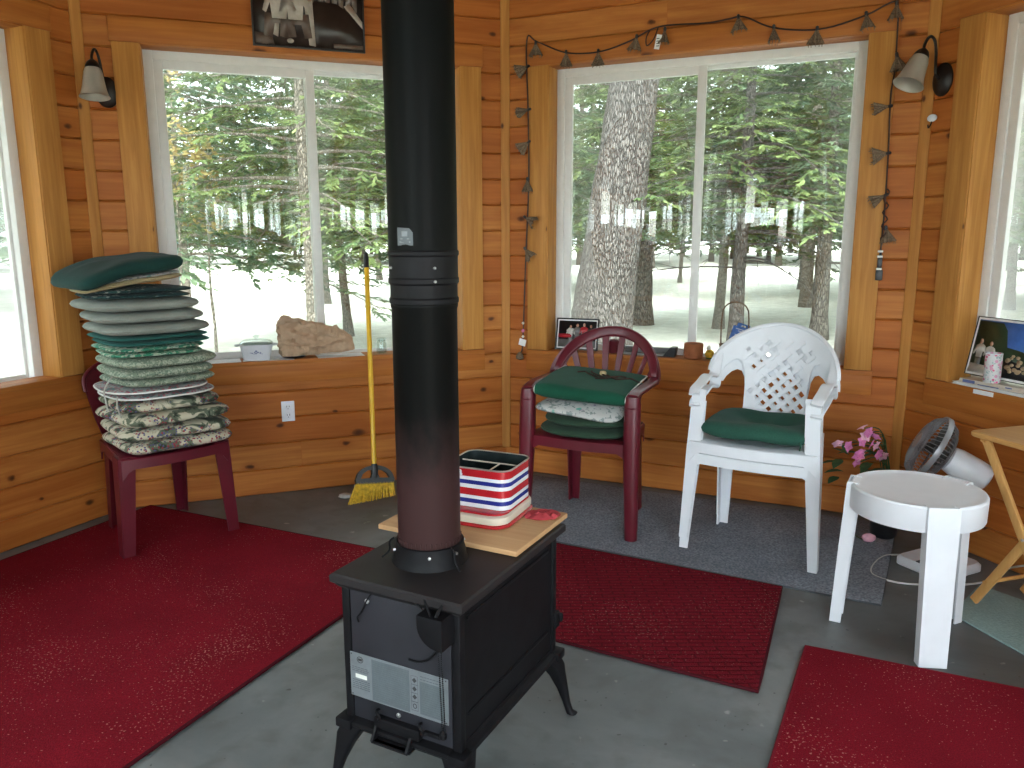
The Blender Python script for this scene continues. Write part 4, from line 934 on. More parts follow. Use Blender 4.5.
        out = [(-0.190, 0.0), (0.190, 0.0), (0.215, 0.12), (0.235, 0.26)]+arc(0, 0.30, 0.235, 0.11, 0, 180, 20)+[(-0.235, 0.26), (-0.215, 0.12)]
        holes = []
        for k in range(5):
            x = -0.128+0.064*k; holes.append([(x-0.017, 0.07), (x+0.017, 0.07)]+arc(x*1.1, 0.30, 0.019, 0.02, 0, 180, 6))
        b = MB(); b.panel(out, holes, fn, 0.010, 0.03); link('backrest', b.mesh('backrest', mat, 40), e)
        b = MB(); loop = [fn(u, v, 0) for u, v in out[2:-1]]; b.tube(loop, 0.010, 8); link('back_rim', b.mesh('back_rim', mat, 50), e)
    return e
def set_chair(e, x, y, rz, label, z=0.0, group=None):
    e.location = (x, y, z); e.rotation_euler = (0, 0, rz); return tag(e, label, 'chair', group)
Z_RUG = 0.0125
chair_l = set_chair(make_chair('side', 'maroon_plastic'), -1.725, 3.734, R(43), 'burgundy plastic chair standing on the red carpet under a tall pile of cushions', Z_RUG)
chair_b = set_chair(make_chair('slat', 'maroon_plastic'), 0.414, 3.926, R(-25), 'burgundy plastic armchair with slatted round back below the right window', 0.0085)
chair_w = make_chair('lattice', 'white_plastic')
set_chair(chair_w, 1.158, 3.546, R(-30), 'lower of the two nested white plastic lattice-back armchairs', 0.0085)
chair_w2 = dup(chair_w); set_chair(chair_w2, 1.158-0.010*math.sin(R(30)), 3.546-0.010*math.cos(R(30)), R(-30), 'upper of the two nested white plastic armchairs, holding a green cushion', 0.0085+0.054)

# ------------------------------------------------------------------ cushions
def pad_mesh(w, d, t, mat, ex=4.0, p=5.0, seed=0, bend=None, rough=0.003, n=56, name='pad'):
    b = MB(); rr = [0.0, 0.25, 0.45, 0.62, 0.76, 0.86, 0.93, 0.975, 1.0]
    def pt(a, r, sgn):
        ca, sa = math.cos(a), math.sin(a)
        k = (abs(ca/(w/2))**ex+abs(sa/(d/2))**ex)**(-1/ex)*r
        x, y = ca*k, sa*k
        z = sgn*t/2*max(0, 1-r**p)**0.5
        nz = noise.noise(V((x*7+seed*3.1, y*7, seed*1.7)))*rough*(1-r**4)+noise.noise(V((a*1.5, seed, 2)))*rough*0.6*r
        z += nz
        if bend: z += bend(x, y)
        return (x, y, z)
    loops = {}
    for sgn in (1, -1):
        L = []
        for r in rr[1:]:
            if r == 1.0 and sgn == -1: L.append(loops[1][-1]); continue
            L.append([b.v(pt(2*PI*k/n, r, sgn)) for k in range(n)])
        c = b.v(pt(0, 0, sgn)); loops[sgn] = L
        for k in range(n):
            j = (k+1) % n
            b.f([c, L[0][k], L[0][j]] if sgn > 0 else [c, L[0][j], L[0][k]])
            for a in range(len(L)-1):
                q = [L[a][k], L[a+1][k], L[a+1][j], L[a][j]]
                b.f(q if sgn > 0 else list(reversed(q)))
    edge = [pt(2*PI*k/n, 1.0, 1) for k in range(n)]
    return b.mesh(name, mat, 60), edge
def cushion(name, label, w, d, t, mat, loc, rz=0.0, tilt=(0, 0), group=None, piping=None, pr=0.004, **kw):
    me, edge = pad_mesh(w, d, t, mat, **kw)
    o = link(name, me); o.location = loc; o.rotation_euler = (tilt[0], tilt[1], rz); tag(o, label, 'cushion', group)
    if piping:
        b = MB(); b.tube(edge, pr, 6, True); b.obj('piping', piping, o)
    return o
def tie(parent, pts, mat='tie_cord', r=0.0035):
    b = MB(); b.tube(spline(pts, 6), r, 6); q = b.obj('tie_string', mat, parent); return q
cx, cy, rz0 = -1.672, 3.70, R(43)
ux = V((math.cos(rz0), math.sin(rz0))); uy = V((-math.sin(rz0), math.cos(rz0)))
stack = [  # name, label, w, d, t, material, local x, local y, turn, extra
 ('seat_cushion', 'bottom floral chair cushion of the tall pile on the burgundy chair', .49, .47, .060, 'f_floral', .005, -.020, 1, dict(ex=7, p=7, rough=.005)),
 ('seat_cushion', 'second floral chair cushion from the bottom of the tall pile', .50, .48, .060, 'f_floral', .000, -.025, -3, dict(ex=7, p=7, rough=.005)),
 ('seat_cushion', 'third floral chair cushion from the bottom of the tall pile', .49, .48, .060, 'f_floral', -.005, -.015, 4, dict(ex=7, p=7, rough=.005)),
 ('seat_cushion', 'topmost of the four thick floral cushions low in the tall pile', .46, .46, .056, 'f_floral', -.015, -.005, -2, dict(ex=6, p=6, rough=.005)),
 ('chair_pad', 'lower white-piped rose pattern round-front pad in the tall pile', .46, .46, .026, 'f_piped', -.025, -.015, 3, dict(ex=3, p=6, piping='piping_white')),
 ('chair_pad', 'upper white-piped rose pattern round-front pad in the tall pile', .46, .46, .026, 'f_piped', -.045, -.005, -4, dict(ex=3, p=6, piping='piping_white')),
 ('seat_cushion', 'lowest mottled sage-green cushion of the tall pile, just above the rose pads', .43, .44, .036, 'f_tweed', -.010, .0, 5, dict(ex=4.5, p=8)),
 ('seat_cushion', 'middle mottled sage-green cushion of the tall pile', .45, .45, .044, 'f_tweed', -.018, .0, -2, dict(ex=4.5, p=8)),
 ('seat_cushion', 'upper mottled sage-green cushion of the tall pile, under the leaf-print pads', .46, .45, .046, 'f_tweed', -.008, .0, 3, dict(ex=4.5, p=8)),
 ('chair_pad', 'lower green and white leaf-print pad in the tall pile', .42, .43, .024, 'f_leaf', -.035, .010, -5, dict(ex=4)),
 ('chair_pad', 'upper green and white leaf-print pad in the tall pile', .43, .43, .024, 'f_leaf', -.040, .005, 2, dict(ex=4)),
 ('chair_pad', 'lower thin plain teal pad in the tall pile', .45, .44, .022, 'f_teal', -.025, .0, -2, dict(ex=5)),
 ('chair_pad', 'upper thin plain teal pad in the tall pile, below the grey cushions', .45, .44, .022, 'f_teal', -.035, .008, 3, dict(ex=5)),
 ('seat_cushion', 'bottom one of the three plain grey-green cushions in the tall pile', .48, .47, .052, 'f_grey', -.040, .0, 1, dict(ex=4.5, p=6.5)),
 ('seat_cushion', 'middle one of the three plain grey-green cushions in the tall pile', .48, .47, .050, 'f_grey', -.055, .004, -4, dict(ex=4.5, p=6.5)),
 ('seat_cushion', 'top one of the three plain grey-green cushions in the tall pile', .48, .47, .054, 'f_grey', -.080, .008, 2, dict(ex=4.5, p=6.5)),
 ('chair_pad', 'lower dark teal speckled pad near the top of the tall pile', .44, .44, .022, 'f_darkteal', -.090, .0, -6, dict(ex=5)),
 ('chair_pad', 'upper dark teal speckled pad near the top of the tall pile', .43, .44, .022, 'f_darkteal', -.085, .0, 2, dict(ex=5)),
]
z = Z_RUG+0.464
SC = []
for i, (nm, lb, w, d, t_, mt, lx, ly, tn, ex) in enumerate(stack):
    p = V((cx, cy))+ux*lx+uy*ly; z += t_/2+0.0022
    o = cushion(nm, lb, w, d, t_, mt, (p.x, p.y, z), rz0+R(tn), seed=i*1.37+1, **ex); z += t_/2; SC.append(o)
p = V((cx, cy))+ux*(-.115)+uy*0.0
o = cushion('chair_pad', 'cream floral pad with plain tan underside, second from the top of the pile', .43, .43, .030, 'f_tan', (p.x, p.y, z+0.030), rz0+R(-3), (0, R(-6)), seed=31, ex=4.5, bend=lambda x, y: -0.02*max(0, -x/0.2)**2)
me, edge = pad_mesh(.415, .415, .016, 'f_white', seed=32, ex=4.5, bend=lambda x, y: -0.02*max(0, -x/0.2)**2, name='patterned_top'); q = link('patterned_top', me, o); q.location = (0, 0, 0.0165)
p = V((cx, cy))+ux*(-.150)+uy*(-.01)
o = cushion('seat_cushion', 'plain dark green box cushion drooping on top of the tall pile', .46, .44, .066, 'f_dkgreen', (p.x, p.y, z+0.092), rz0+R(6), (R(1), R(-7)), seed=33, ex=8, p=14, rough=0.012, bend=lambda x, y: -0.035*max(0, -x/0.2)**2)
tie(SC[7], [(-0.205, -0.10, 0.0), (-0.235, -0.13, -0.02), (-0.262, -0.14, -0.06), (-0.262, -0.15, -0.11), (-0.258, -0.15, -0.15)]); tie(SC[5], [(-0.19, -0.19, -0.01), (-0.20, -0.215, -0.05), (-0.19, -0.225, -0.10)])

# cushions on the burgundy armchair
Mb = Matrix.Translation((0.414, 3.926, 0.0085)) @ Matrix.Rotation(R(-25), 4, 'Z')
def on(o, M4, x, y, z, r=0.0, tx=0.0, ty=0.0): o.matrix_world = M4 @ Matrix.Translation((x, y, z)) @ Matrix.Rotation(r, 4, 'Z') @ Matrix.Rotation(tx, 4, 'X') @ Matrix.Rotation(ty, 4, 'Y'); return o
o = cushion('round_cushion', 'lower dark green velvet round cushion on the burgundy armchair', .47, .45, .052, 'f_velvet', (0, 0, 0), ex=2.6, p=5, seed=41, piping='f_velvet', pr=0.005); on(o, Mb, 0.0, -0.045, 0.494)
o = cushion('round_cushion', 'upper dark green velvet round cushion on the burgundy armchair', .46, .45, .052, 'f_velvet', (0, 0, 0), ex=2.6, p=5, seed=42, piping='f_velvet', pr=0.005); on(o, Mb, 0.012, -0.040, 0.548, 0.2)
o = cushion('throw_pillow', 'white pillow with small green and lilac print under the folded green pad', .450, .47, .066, 'f_white', (0, 0, 0), ex=6, p=3, seed=43, bend=lambda x, y: -0.75*max(0, (x*0.35-y*0.85)-0.12)**1.5-0.25*max(0, -x-0.17)**1.5+0.0); on(o, Mb, -0.01, -0.050, 0.612, R(2))
def folded_pad():
    e = thing('folded_cushion', 'bright green folded chair pad with white piping on the burgundy armchair', 'cushion')
    T = 0.034; gap = 0.004; r = T/2+gap/2; L = 0.205; n = 10; path = []
    path += [(L*(1-2*k/8)/1.0*1.0, -r) for k in range(8)]
    path += [(-L-r*math.sin(PI*k/n), -r*math.cos(PI*k/n)) for k in range(n+1)]
    path += [(-L+2*L*k/8, r+0.004*math.sin(PI*k/8)) for k in range(1, 9)]
    W = 0.452; nw = 12
    b = MB(); rows_o = []; rows_i = []
    for i, (y, z_) in enumerate(path):
        a = path[max(i-1, 0)]; c = path[min(i+1, len(path)-1)]; ty_, tz_ = c[0]-a[0], c[1]-a[1]; l = math.hypot(ty_, tz_); ny_, nz_ = tz_/l, -ty_/l
        ro, ri = [], []
        for k in range(nw+1):
            x = -W/2+W*k/nw; s_ = T/2*(1-abs(2*k/nw-1)**6*0.7)*(1-(abs(2*i/(len(path)-1)-1))**10*0.6)
            w_ = 0.006*noise.noise(V((x*6, y*6, z_*20))); q = V((x, y, z_+w_-0.10*max(0, abs(x)-0.14)**1.6))
            ro.append(b.v(q+V((0, ny_, nz_))*s_)); ri.append(b.v(q-V((0, ny_, nz_))*s_))
        rows_o.append(ro); rows_i.append(ri)
    m = len(path)
    for i in range(m-1):
        for k in range(nw):
            b.f([rows_o[i][k], rows_o[i][k+1], rows_o[i+1][k+1], rows_o[i+1][k]]); b.f([rows_i[i][k], rows_i[i+1][k], rows_i[i+1][k+1], rows_i[i][k+1]])
        b.f([rows_o[i][0], rows_o[i+1][0], rows_i[i+1][0], rows_i[i][0]]); b.f([rows_o[i][nw], rows_i[i][nw], rows_i[i+1][nw], rows_o[i+1][nw]])
    for i in (0, m-1):
        for k in range(nw): b.f([rows_o[i][k], rows_i[i][k], rows_i[i][k+1], rows_o[i][k+1]])
    b.obj('pad_cover', 'f_bright', e, 60)
    b = MB()
    for sx in (-1, 1): b.tube([(sx*(W/2+0.001), y, z_-0.10*max(0, W/2-0.14)**1.6) for y, z_ in path], 0.0042, 6)
    b.tube([(-W/2+W*k/12, path[-1][0]+0.002, path[-1][1]-0.10*max(0, abs(-W/2+W*k/12)-0.14)**1.6) for k in range(13)], 0.0042, 6); b.obj('piping', 'piping_white', e)
    rnd = random.Random(9)
    for k in range(4):
        x0 = -0.09+0.05*k; pts = [(x0+rnd.uniform(-.02, .02)+0.035*j, 0.03+0.035*math.sin(j*1.3+k)-0.012*j, r+T/2+0.010+0.004*(k % 3)) for j in range(6)]
        tie(e, pts, 'brown_tie', 0.004)
    b = MB(); b.X = Matrix.Translation((0.045, 0.02, r+T/2+0.018)) @ Matrix.Rotation(0.5, 4, 'Z') @ Matrix.Rotation(0.4, 4, 'X'); b.loft([rrect_z(0.036, 0.026, z_, s_) for z_, s_ in ((-0.006, 0.7), (0.0, 1.0), (0.010, 0.9), (0.014, 0.5))]); b.obj('care_label', 'f_tan', e)
    return e
def rrect_z(w, d, z, s_): return [(x*s_, y*s_, z) for x, y in rrect(w, d)]
on(folded_pad(), Mb, 0.0, -0.020, 0.702, R(2), R(4), R(3))
# cushion on the white armchairs
Mw = Matrix.Translation((1.153, 3.538, 0.0625)) @ Matrix.Rotation(R(-30), 4, 'Z')
def tuft(x, y):
    return -0.034*math.exp(-((x+0.03)**2+(y-0.06)**2)/0.0042)-0.034*math.exp(-((x-0.10)**2+(y-0.02)**2)/0.004)-0.012*math.exp(-((x-0.03)**2+(y-0.05)**2)/0.012)+0.010*math.exp(-((abs(y)-0.17)/0.05)**2)
o = cushion('seat_cushion', 'dark green tufted cushion lying on the white lattice-back armchair', .48, .42, .080, 'f_seat', (0, 0, 0), ex=5, p=7, seed=51, rough=0.010, bend=lambda x, y: tuft(x, y)*(1 if True else 0)); on(o, Mw, -0.005, -0.045, 0.522)
tie(o, [(0.205, -0.17, 0.0), (0.215, -0.19, -0.012), (0.212, -0.20, -0.035)], 'f_seat')

# ------------------------------------------------------------------ white stool
t = thing('stool', 'round white plastic stool with three broad legs, in front of the fan', 'stool', (1.452, 2.712, 0.0015), 0)
b = MB(); b.lathe([(0.204, 0.463), (0.218, 0.464), (0.221, 0.470), (0.222, 0.548), (0.218, 0.555), (0.212, 0.556), (0.205, 0.553), (0.18, 0.551), (0.0, 0.5495)], 64, False, False)
b.lathe([(0.0, 0.541), (0.19, 0.542), (0.204, 0.537), (0.204, 0.463)], 64, False, False); b.obj('seat', 'white_plastic', t, 30)
for a in (math.atan2(0.12, -0.217), math.atan2(-0.237, -0.026), math.atan2(0.115, 0.243)):
    b = MB(); rings = []
    for z_, r_, w, d in ((0.0, 0.256, 0.092, 0.040), (0.02, 0.255, 0.092, 0.040), (0.30, 0.243, 0.098, 0.044), (0.46, 0.235, 0.102, 0.046), (0.548, 0.231, 0.104, 0.044), (0.557, 0.228, 0.100, 0.036)):
        w /= 2; tt = 0.007; P = [(0, -w), (0.0, w), (-d, w), (-d, w-tt), (-tt, w-tt), (-tt, -w+tt), (-d, -w+tt), (-d, -w)]
        rings.append([((r_+x)*math.cos(a)-y*math.sin(a), (r_+x)*math.sin(a)+y*math.cos(a), z_) for x, y in P])
    b.loft(rings); b.obj('leg', 'white_plastic', t, 40)

# ------------------------------------------------------------------ folding tray table
K = V((1.763, 2.971)); e1 = V((0.957, 0.29)); e2 = V((0.29, -0.957))
t = thing('tray_table', 'folding wooden tray table with crossed legs at the right edge by the right wall', 'table', (K.x, K.y, 0.0108), math.atan2(e2.y, e2.x))
# local x runs along e2 (away from the corner), local y along e1
b = MB(); b.tone = 0.4
b.loft([[(x+0.25, y+0.18, z_) for x, y in rrect(0.50+g, 0.36+g, 0.025, 4)] for g, z_ in ((-0.008, 0.672), (0.0, 0.676), (0.0, 0.688), (-0.008, 0.692))]); b.obj('tabletop', 'tray_wood', t, 40)
for x0, x1 in ((0.030, 0.052), (0.435, 0.457)):
    b = MB(); b.tone = 0.5; b.box((x0, 0.03, 0.652), (x1, 0.33, 0.672), 0.003); b.obj('cleat', 'tray_wood', t)
for y in (0.045, 0.300):
    for k, (xa, xb, dy) in enumerate(((0.045, 0.445, 0.0), (0.445, 0.055, 0.017))):
        b = MB(); b.tone = 0.45; b.sweep([(xa, y+dy, 0.662), (xb, y+dy, 0.004)], rrect(0.034, 0.016, 0.004, 2), (1, 0, 0)); b.obj('leg', 'tray_wood_z', t)
    b = MB(); b.X = Matrix.Translation((0.25, y+0.004, 0.333)) @ Matrix.Rotation(PI/2, 4, 'X'); b.lathe([(0.006, -0.022), (0.006, 0.016), (0.003, 0.018)], 12); b.obj('pivot_bolt', 'steel', t)
for x, z_ in ((0.10, 0.10), (0.40, 0.10), (0.25, 0.333)):
    b = MB(); b.tube([(x, 0.05, z_), (x, 0.305, z_)], 0.008, 8); b.obj('crossbar', 'tray_wood', t)

# ------------------------------------------------------------------ desk fan
t = thing('desk_fan', 'grey caged electric fan tilted upward with white motor, on the floor behind the stool', 'fan', (1.880, 3.285, 0.0015), R(26))
FI = Matrix.Rotation(-R(26), 4, 'Z') @ Matrix.Translation((-1.880, -3.285, -0.0015))
b = MB(); b.loft([[(x, y, z_) for x, y in rrect(0.27+g, 0.24+g, 0.03, 4)] for g, z_ in ((-0.01, 0.0), (0.0, 0.004), (0.0, 0.030), (-0.02, 0.042))]); b.obj('base', 'white_plastic', t, 40)
b = MB(); b.box((-0.125, -0.095, 0.040), (0.005, 0.02, 0.0455), 0.002); q = b.obj('control_panel', 'black_plastic', t)
for k in range(4):
    b = MB(); b.box((-0.112+k*0.028, -0.08, 0.045), (-0.092+k*0.028, -0.062, 0.052), 0.002); b.obj('button', 'white_plastic', q)
b = MB(); b.X = FI; b.sweep(spline([(1.93, 3.34, 0.04), (1.945, 3.345, 0.12), (1.965, 3.335, 0.26), (1.965, 3.32, 0.37)], 5), rrect(0.055, 0.045, 0.018, 4), (1, 0, 0)); b.obj('neck', 'white_plastic', t)
ax = V((-0.82, 0.30, 0.46)).normalized()
fx = V((0, 1, 0)); fx = (fx-ax*fx.dot(ax)).normalized(); fy = ax.cross(fx)
Fm = FI @ Matrix(((fx.x, fy.x, ax.x, 1.815), (fx.y, fy.y, ax.y, 3.325), (fx.z, fy.z, ax.z, 0.535), (0, 0, 0, 1)))
b = MB(); b.X = Fm; b.lathe([(0.030, -0.262), (0.048, -0.257), (0.058, -0.245), (0.062, -0.20), (0.062, -0.12), (0.055, -0.085), (0.04, -0.075)], 32); b.obj('motor_housing', 'white_plastic', t, 40)
b = MB(); b.X = Fm; b.lathe([(0.008, 0.060), (0.010, 0.064), (0.008, 0.085), (0.004, 0.088)], 12, M4=Matrix.Translation((0, 0, -0.20)) @ Matrix.Rotation(-PI/2, 4, 'X')); b.obj('oscillation_knob', 'white_plastic', t)
def grille(z0, z1, name):
    b = MB(); b.X = Fm; n = 44
    for k in range(n):
        a = 2*PI*k/n; c, s_ = math.cos(a), math.sin(a)
        b.tube([(r*c, r*s_, z) for r, z in ((0.036, z1), (0.085, z1*0.9+z0*0.1), (0.125, z1*0.62+z0*0.38), (0.147, z0))], 0.0019, 4)
    for r, z, w in ((0.147, z0, 0.0045), (0.10, z1*0.84+z0*0.16, 0.0018), (0.036, z1, 0.003)): b.tube([(r*math.cos(2*PI*k/48), r*math.sin(2*PI*k/48), z) for k in range(48)], w, 6, True)
    if z1 > 0: b.lathe([(0.0, z1+0.003), (0.036, z1+0.003), (0.036, z1-0.002), (0.0, z1-0.002)], 24, False, False)
    return b.obj(name, 'grey_cage', t, 40)
grille(0.006, 0.058, 'front_grille'); grille(-0.004, -0.072, 'rear_grille')
b = MB(); b.X = Fm; b.lathe([(0.151, -0.012), (0.152, -0.010), (0.152, 0.010), (0.151, 0.012), (0.149, 0.010), (0.149, -0.010), (0.151, -0.012)], 48, False, False); b.obj('rim_band', 'grey_cage', t)
b = MB(); b.X = Fm; b.lathe([(0.022, -0.08), (0.022, 0.015), (0.012, 0.022)], 20); b.obj('hub', 'blade', t)
for k in range(4):
    b = MB(); b.X = Fm @ Matrix.Rotation(k*PI/2, 4, 'Z'); rings = []
    for r, w, tw in ((0.018, 0.030, 40), (0.06, 0.085, 32), (0.10, 0.105, 26), (0.128, 0.080, 22), (0.136, 0.03, 20)):
        c, s_ = math.cos(R(tw)), math.sin(R(tw)); rings.append([(r, (q-0.2)*w*c, -0.012+(q-0.2)*w*s_*0.6+o) for q, o in ((-0.5, 0.001), (0, 0.002), (0.5, 0.001), (0.5, -0.001), (0, -0.001), (-0.5, -0.001))])
    b.loft(rings); b.obj('blade', 'blade', t)
b = MB(); b.X = FI; b.tube(spline([(1.79, 3.40, 0.012), (1.70, 3.40, 0.006), (1.60, 3.30, 0.005), (1.555, 3.20, 0.005), (1.615, 3.125, 0.005), (1.71, 3.097, 0.007), (1.86, 3.08, 0.0125), (2.02, 3.127, 0.0125), (2.15, 3.21, 0.030), (2.235, 3.05, 0.12), (2.32, 2.86, 0.21), (2.36, 2.74, 0.26)], 8), 0.0042, 6); b.obj('power_cord', 'grey_cord', t)

# ------------------------------------------------------------------ flowers behind the stool
t = thing('flower_arrangement', 'pink artificial flowers with dark green leaves behind the white stool', 'flowers', (1.800, 3.640, 0.0085), 0)
b = MB(); b.lathe([(0.050, 0.0), (0.060, 0.01), (0.072, 0.14), (0.066, 0.26), (0.056, 0.30), (0.052, 0.30), (0.058, 0.26), (0.0, 0.25)], 28, True, False); b.obj('vase', 'black_plastic', t, 40)
O = V((1.800, 3.640, 0.0085)); rnd = random.Random(12); b = MB(); lf = MB()
targets = [(1.56, 3.42, .60), (1.60, 3.44, .575), (1.615, 3.46, .56), (1.59, 3.46, .55), (1.64, 3.47, .545), (1.57, 3.45, .53), (1.455, 3.42, .525), (1.505, 3.42, .515), (1.55, 3.40, .49), (1.56, 3.42, .465), (1.54, 3.40, .47), (1.55, 3.42, .44), (1.66, 3.48, .50), (1.68, 3.49, .475), (1.665, 3.46, .465), (1.70, 3.50, .445), (1.62, 3.44, .52), (1.72, 3.52, .43)]
def leaf(b, p, d, up, l, w):
    if b is lf and (p+O-V((1.815, 3.325, 0.535))).length < 0.25+l*0.5: return
    d = V(d).normalized(); s_ = d.cross(V(up)).normalized(); n_ = s_.cross(d)
    prof = [(0, 0.05), (0.25, 0.8), (0.5, 1.0), (0.75, 0.7), (1.0, 0.02)]; rows = []
    for q, ww in prof: c = p+d*l*q-n_*l*0.25*q*q; rows.append((b.v(c-s_*w*ww/2+n_*w*0.12*ww), b.v(c), b.v(c+s_*w*ww/2+n_*w*0.12*ww)))
    for a, c in zip(rows, rows[1:]): b.f([a[0], a[1], c[1], c[0]]); b.f([a[1], a[2], c[2], c[1]])
for x, y, z_ in targets:
    p = V((x, y, z_))-O; m_ = V((p.x*0.35, p.y*0.35, 0.30+(p.z-0.28)*0.75))
    b.tube(spline([V((rnd.uniform(-.02, .02), rnd.uniform(-.02, .02), 0.27)), m_, p], 5), 0.0022, 5)
    for k in range(2): a = rnd.random(); leaf(lf, m_.lerp(p, a), (rnd.uniform(-1, 1), rnd.uniform(-1, .3), rnd.uniform(-.2, .6)), (0, 0, 1), rnd.uniform(.05, .09), rnd.uniform(.03, .045))
for k in range(26):
    a = rnd.uniform(2.6, 4.9); rr_ = rnd.uniform(0.03, 0.26); leaf(lf, V((rr_*math.cos(a), rr_*math.sin(a)*0.7, rnd.uniform(.29, .46))), (math.cos(a)+rnd.uniform(-.6, .6), math.sin(a)+rnd.uniform(-.6, .6), rnd.uniform(-.3, .5)), (0, 0, 1), rnd.uniform(.06, .11), rnd.uniform(.035, .055))
b.obj('stem', 'leaf', t); lf.obj('foliage', 'leaf', t, 0, normals=False)
for i, (x, y, z_) in enumerate(targets):
    p = V((x, y, z_))-O; b = MB(); T = Matrix.Translation(p) @ Matrix.Rotation(rnd.uniform(0, 6), 4, 'Z') @ Matrix.Rotation(rnd.uniform(0.5, 1.3), 4, 'X'); b.X = T
    for k in range(5):
        a = 2*PI*k/5; leaf(b, V((0.002*math.cos(a), 0.002*math.sin(a), 0.0)), (math.cos(a), math.sin(a), 0.45), (0, 0, 1), 0.026, 0.024)
    b.lathe([(0.003, -0.004), (0.005, 0.003), (0.002, 0.008)], 8); b.obj('blossom', 'pink' if i % 3 else 'pale_pink', t, 0, normals=False)
b = MB(); b.X = Matrix.Translation((1.695, 3.565, 0.012))
rings = []
for z_, r_ in ((0.0, 0.022), (0.012, 0.032), (0.026, 0.028), (0.036, 0.012)): rings.append([(r_*(1+0.3*noise.noise(V((k*1.7, z_*60, 2))))*math.cos(2*PI*k/14), 0.8*r_*(1+0.3*noise.noise(V((k*1.7, z_*60, 9))))*math.sin(2*PI*k/14), z_) for k in range(14)])
b.loft(rings); o = b.obj('fallen_blossom', 'pale_pink', None, 30); tag(o, 'pale pink fallen artificial blossom lying on the blue-grey carpet under the stool', 'flower')
b = MB(); b.tube(spline([V((1.60, 3.64, 0.014)), V((1.63, 3.62, 0.03)), V((1.665, 3.59, 0.016)), V((1.69, 3.575, 0.014))], 5), 0.003, 5); b.obj('stem', 'leaf', o)

# ------------------------------------------------------------------ broom against the left wall
bp = V((-0.742, 4.105, 0.0015)); tp = V((-0.829, 4.560, 1.352)); az = (tp-bp).normalized()
axx = V((0.85, 0.52, 0)); axx = (axx-az*axx.dot(az)).normalized(); ayy = az.cross(axx); L = (tp-bp).length
t = bpy.data.objects.new('broom', None); C.objects.link(t); tag(t, 'yellow-handled angle broom with black cap leaning between the wall and the pipe', 'broom')
t.matrix_world = Matrix(((axx.x, ayy.x, az.x, bp.x), (axx.y, ayy.y, az.y, bp.y), (axx.z, ayy.z, az.z, bp.z), (0, 0, 0, 1)))
b = MB(); b.tube([(0, 0, 0.20), (0, 0, L-0.085)], 0.0135, 14); b.obj('handle', 'yellow_plastic', t, 50)
b = MB(); b.lathe([(0.0148, L-0.092), (0.0148, L-0.03), (0.0125, L-0.024), (0.0125, L-0.006), (0.008, L)], 14); b.obj('grip', 'black_plastic', t, 50)
b = MB(); fo = lambda u, v, o: (u, o, v)
out = [(-0.108, 0.120), (0.108, 0.120), (0.112, 0.145)]+arc(0, 0.145, 0.108, 0.075, 5, 175, 20)+[(-0.112, 0.145)]
hl = [(-0.082, 0.150), (-0.024, 0.152), (-0.016, 0.175), (-0.018, 0.196), (-0.045, 0.192), (-0.070, 0.175)]
b.panel(out, [hl, [(-x, z_) for x, z_ in reversed(hl)]], fo, 0.022, 0.03); b.lathe([(0.012, 0.15), (0.019, 0.17), (0.019, 0.20), (0.016, 0.228)], 16); b.obj('cap', 'black_plastic', t, 40)
b = MB(); rnd = random.Random(4)
for i in range(26):
    for j in range(3):
        u = -1+2*i/25; x0 = u*0.102; x1 = u*0.128-0.022+rnd.uniform(-.004, .004); y0 = (j-1)*0.007; y1 = (j-1)*0.024+rnd.uniform(-.004, .004)
        zb = 0.012+(0.035*(u+1)/2)+rnd.uniform(0, .006)
        b.tube([(x0, y0, 0.128), ((x0+x1)/2, (y0+y1)/2*0.9, (0.128+zb)/2), (x1, y1, zb)], [0.0042, 0.0042, 0.0028], 5)
q = b.obj('bristles', 'bristle', t, 50); q['kind'] = 'stuff'

# ------------------------------------------------------------------ things on the left sill
SZ_ = 0.7712
def on_sill(o, w, along, out, r=0.0, z=SZ_): o.matrix_world = on_wall(w, along, out, z, r); return o
WA, WBn, WE = 'wall_back_left', 'wall_back_right', 'wall_right'
t = thing('casserole_dish', 'white square casserole dish with a clear glass lid on the left sill', 'dish'); on_sill(t, WA, 0.738, 0.045, R(-5), SZ_+0.0022)
rc = lambda w, d, r_, z_: [(x, y, z_) for x, y in rrect(w, d, r_, 6)]
b = MB(); b.loft([rc(.135, .110, .028, 0), rc(.142, .117, .03, .004), rc(.158, .125, .032, .045), rc(.174, .132, .034, .078), rc(.182, .136, .036, .086), rc(.172, .127, .032, .086), rc(.150, .118, .03, .045), rc(.130, .105, .026, .008)]); b.obj('dish_body', 'ceramic', t, 45)
for sx in (-1, 1):
    b = MB(); b.loft([[(sx*(0.088+x), y, 0.080+z_) for y, z_ in ((-w, 0.004), (w, 0.004), (w*0.95, -0.004), (-w*0.95, -0.004))] for x, w in ((-0.006, 0.036), (0.014, 0.030), (0.024, 0.020), (0.027, 0.012))]); b.obj('handle', 'ceramic', t, 50)
b = MB(); b.loft([rc(.176, .130, .034, .0865), rc(.172, .127, .034, .092), rc(.150, .108, .034, .103), rc(.100, .07, .03, .110), rc(.04, .035, .015, .111)]); q = b.obj('glass_lid', 'clear_glass', t, 50)
b = MB(); b.lathe([(0.010, 0.110), (0.008, 0.116), (0.016, 0.126), (0.014, 0.132), (0.004, 0.134)], 16); b.obj('knob', 'clear_glass', q)
b = MB(); rnd = random.Random(2)
def yfront(z_): return -(0.0585+(0.0660-0.0585)*(z_-0.004)/0.074)-0.0012
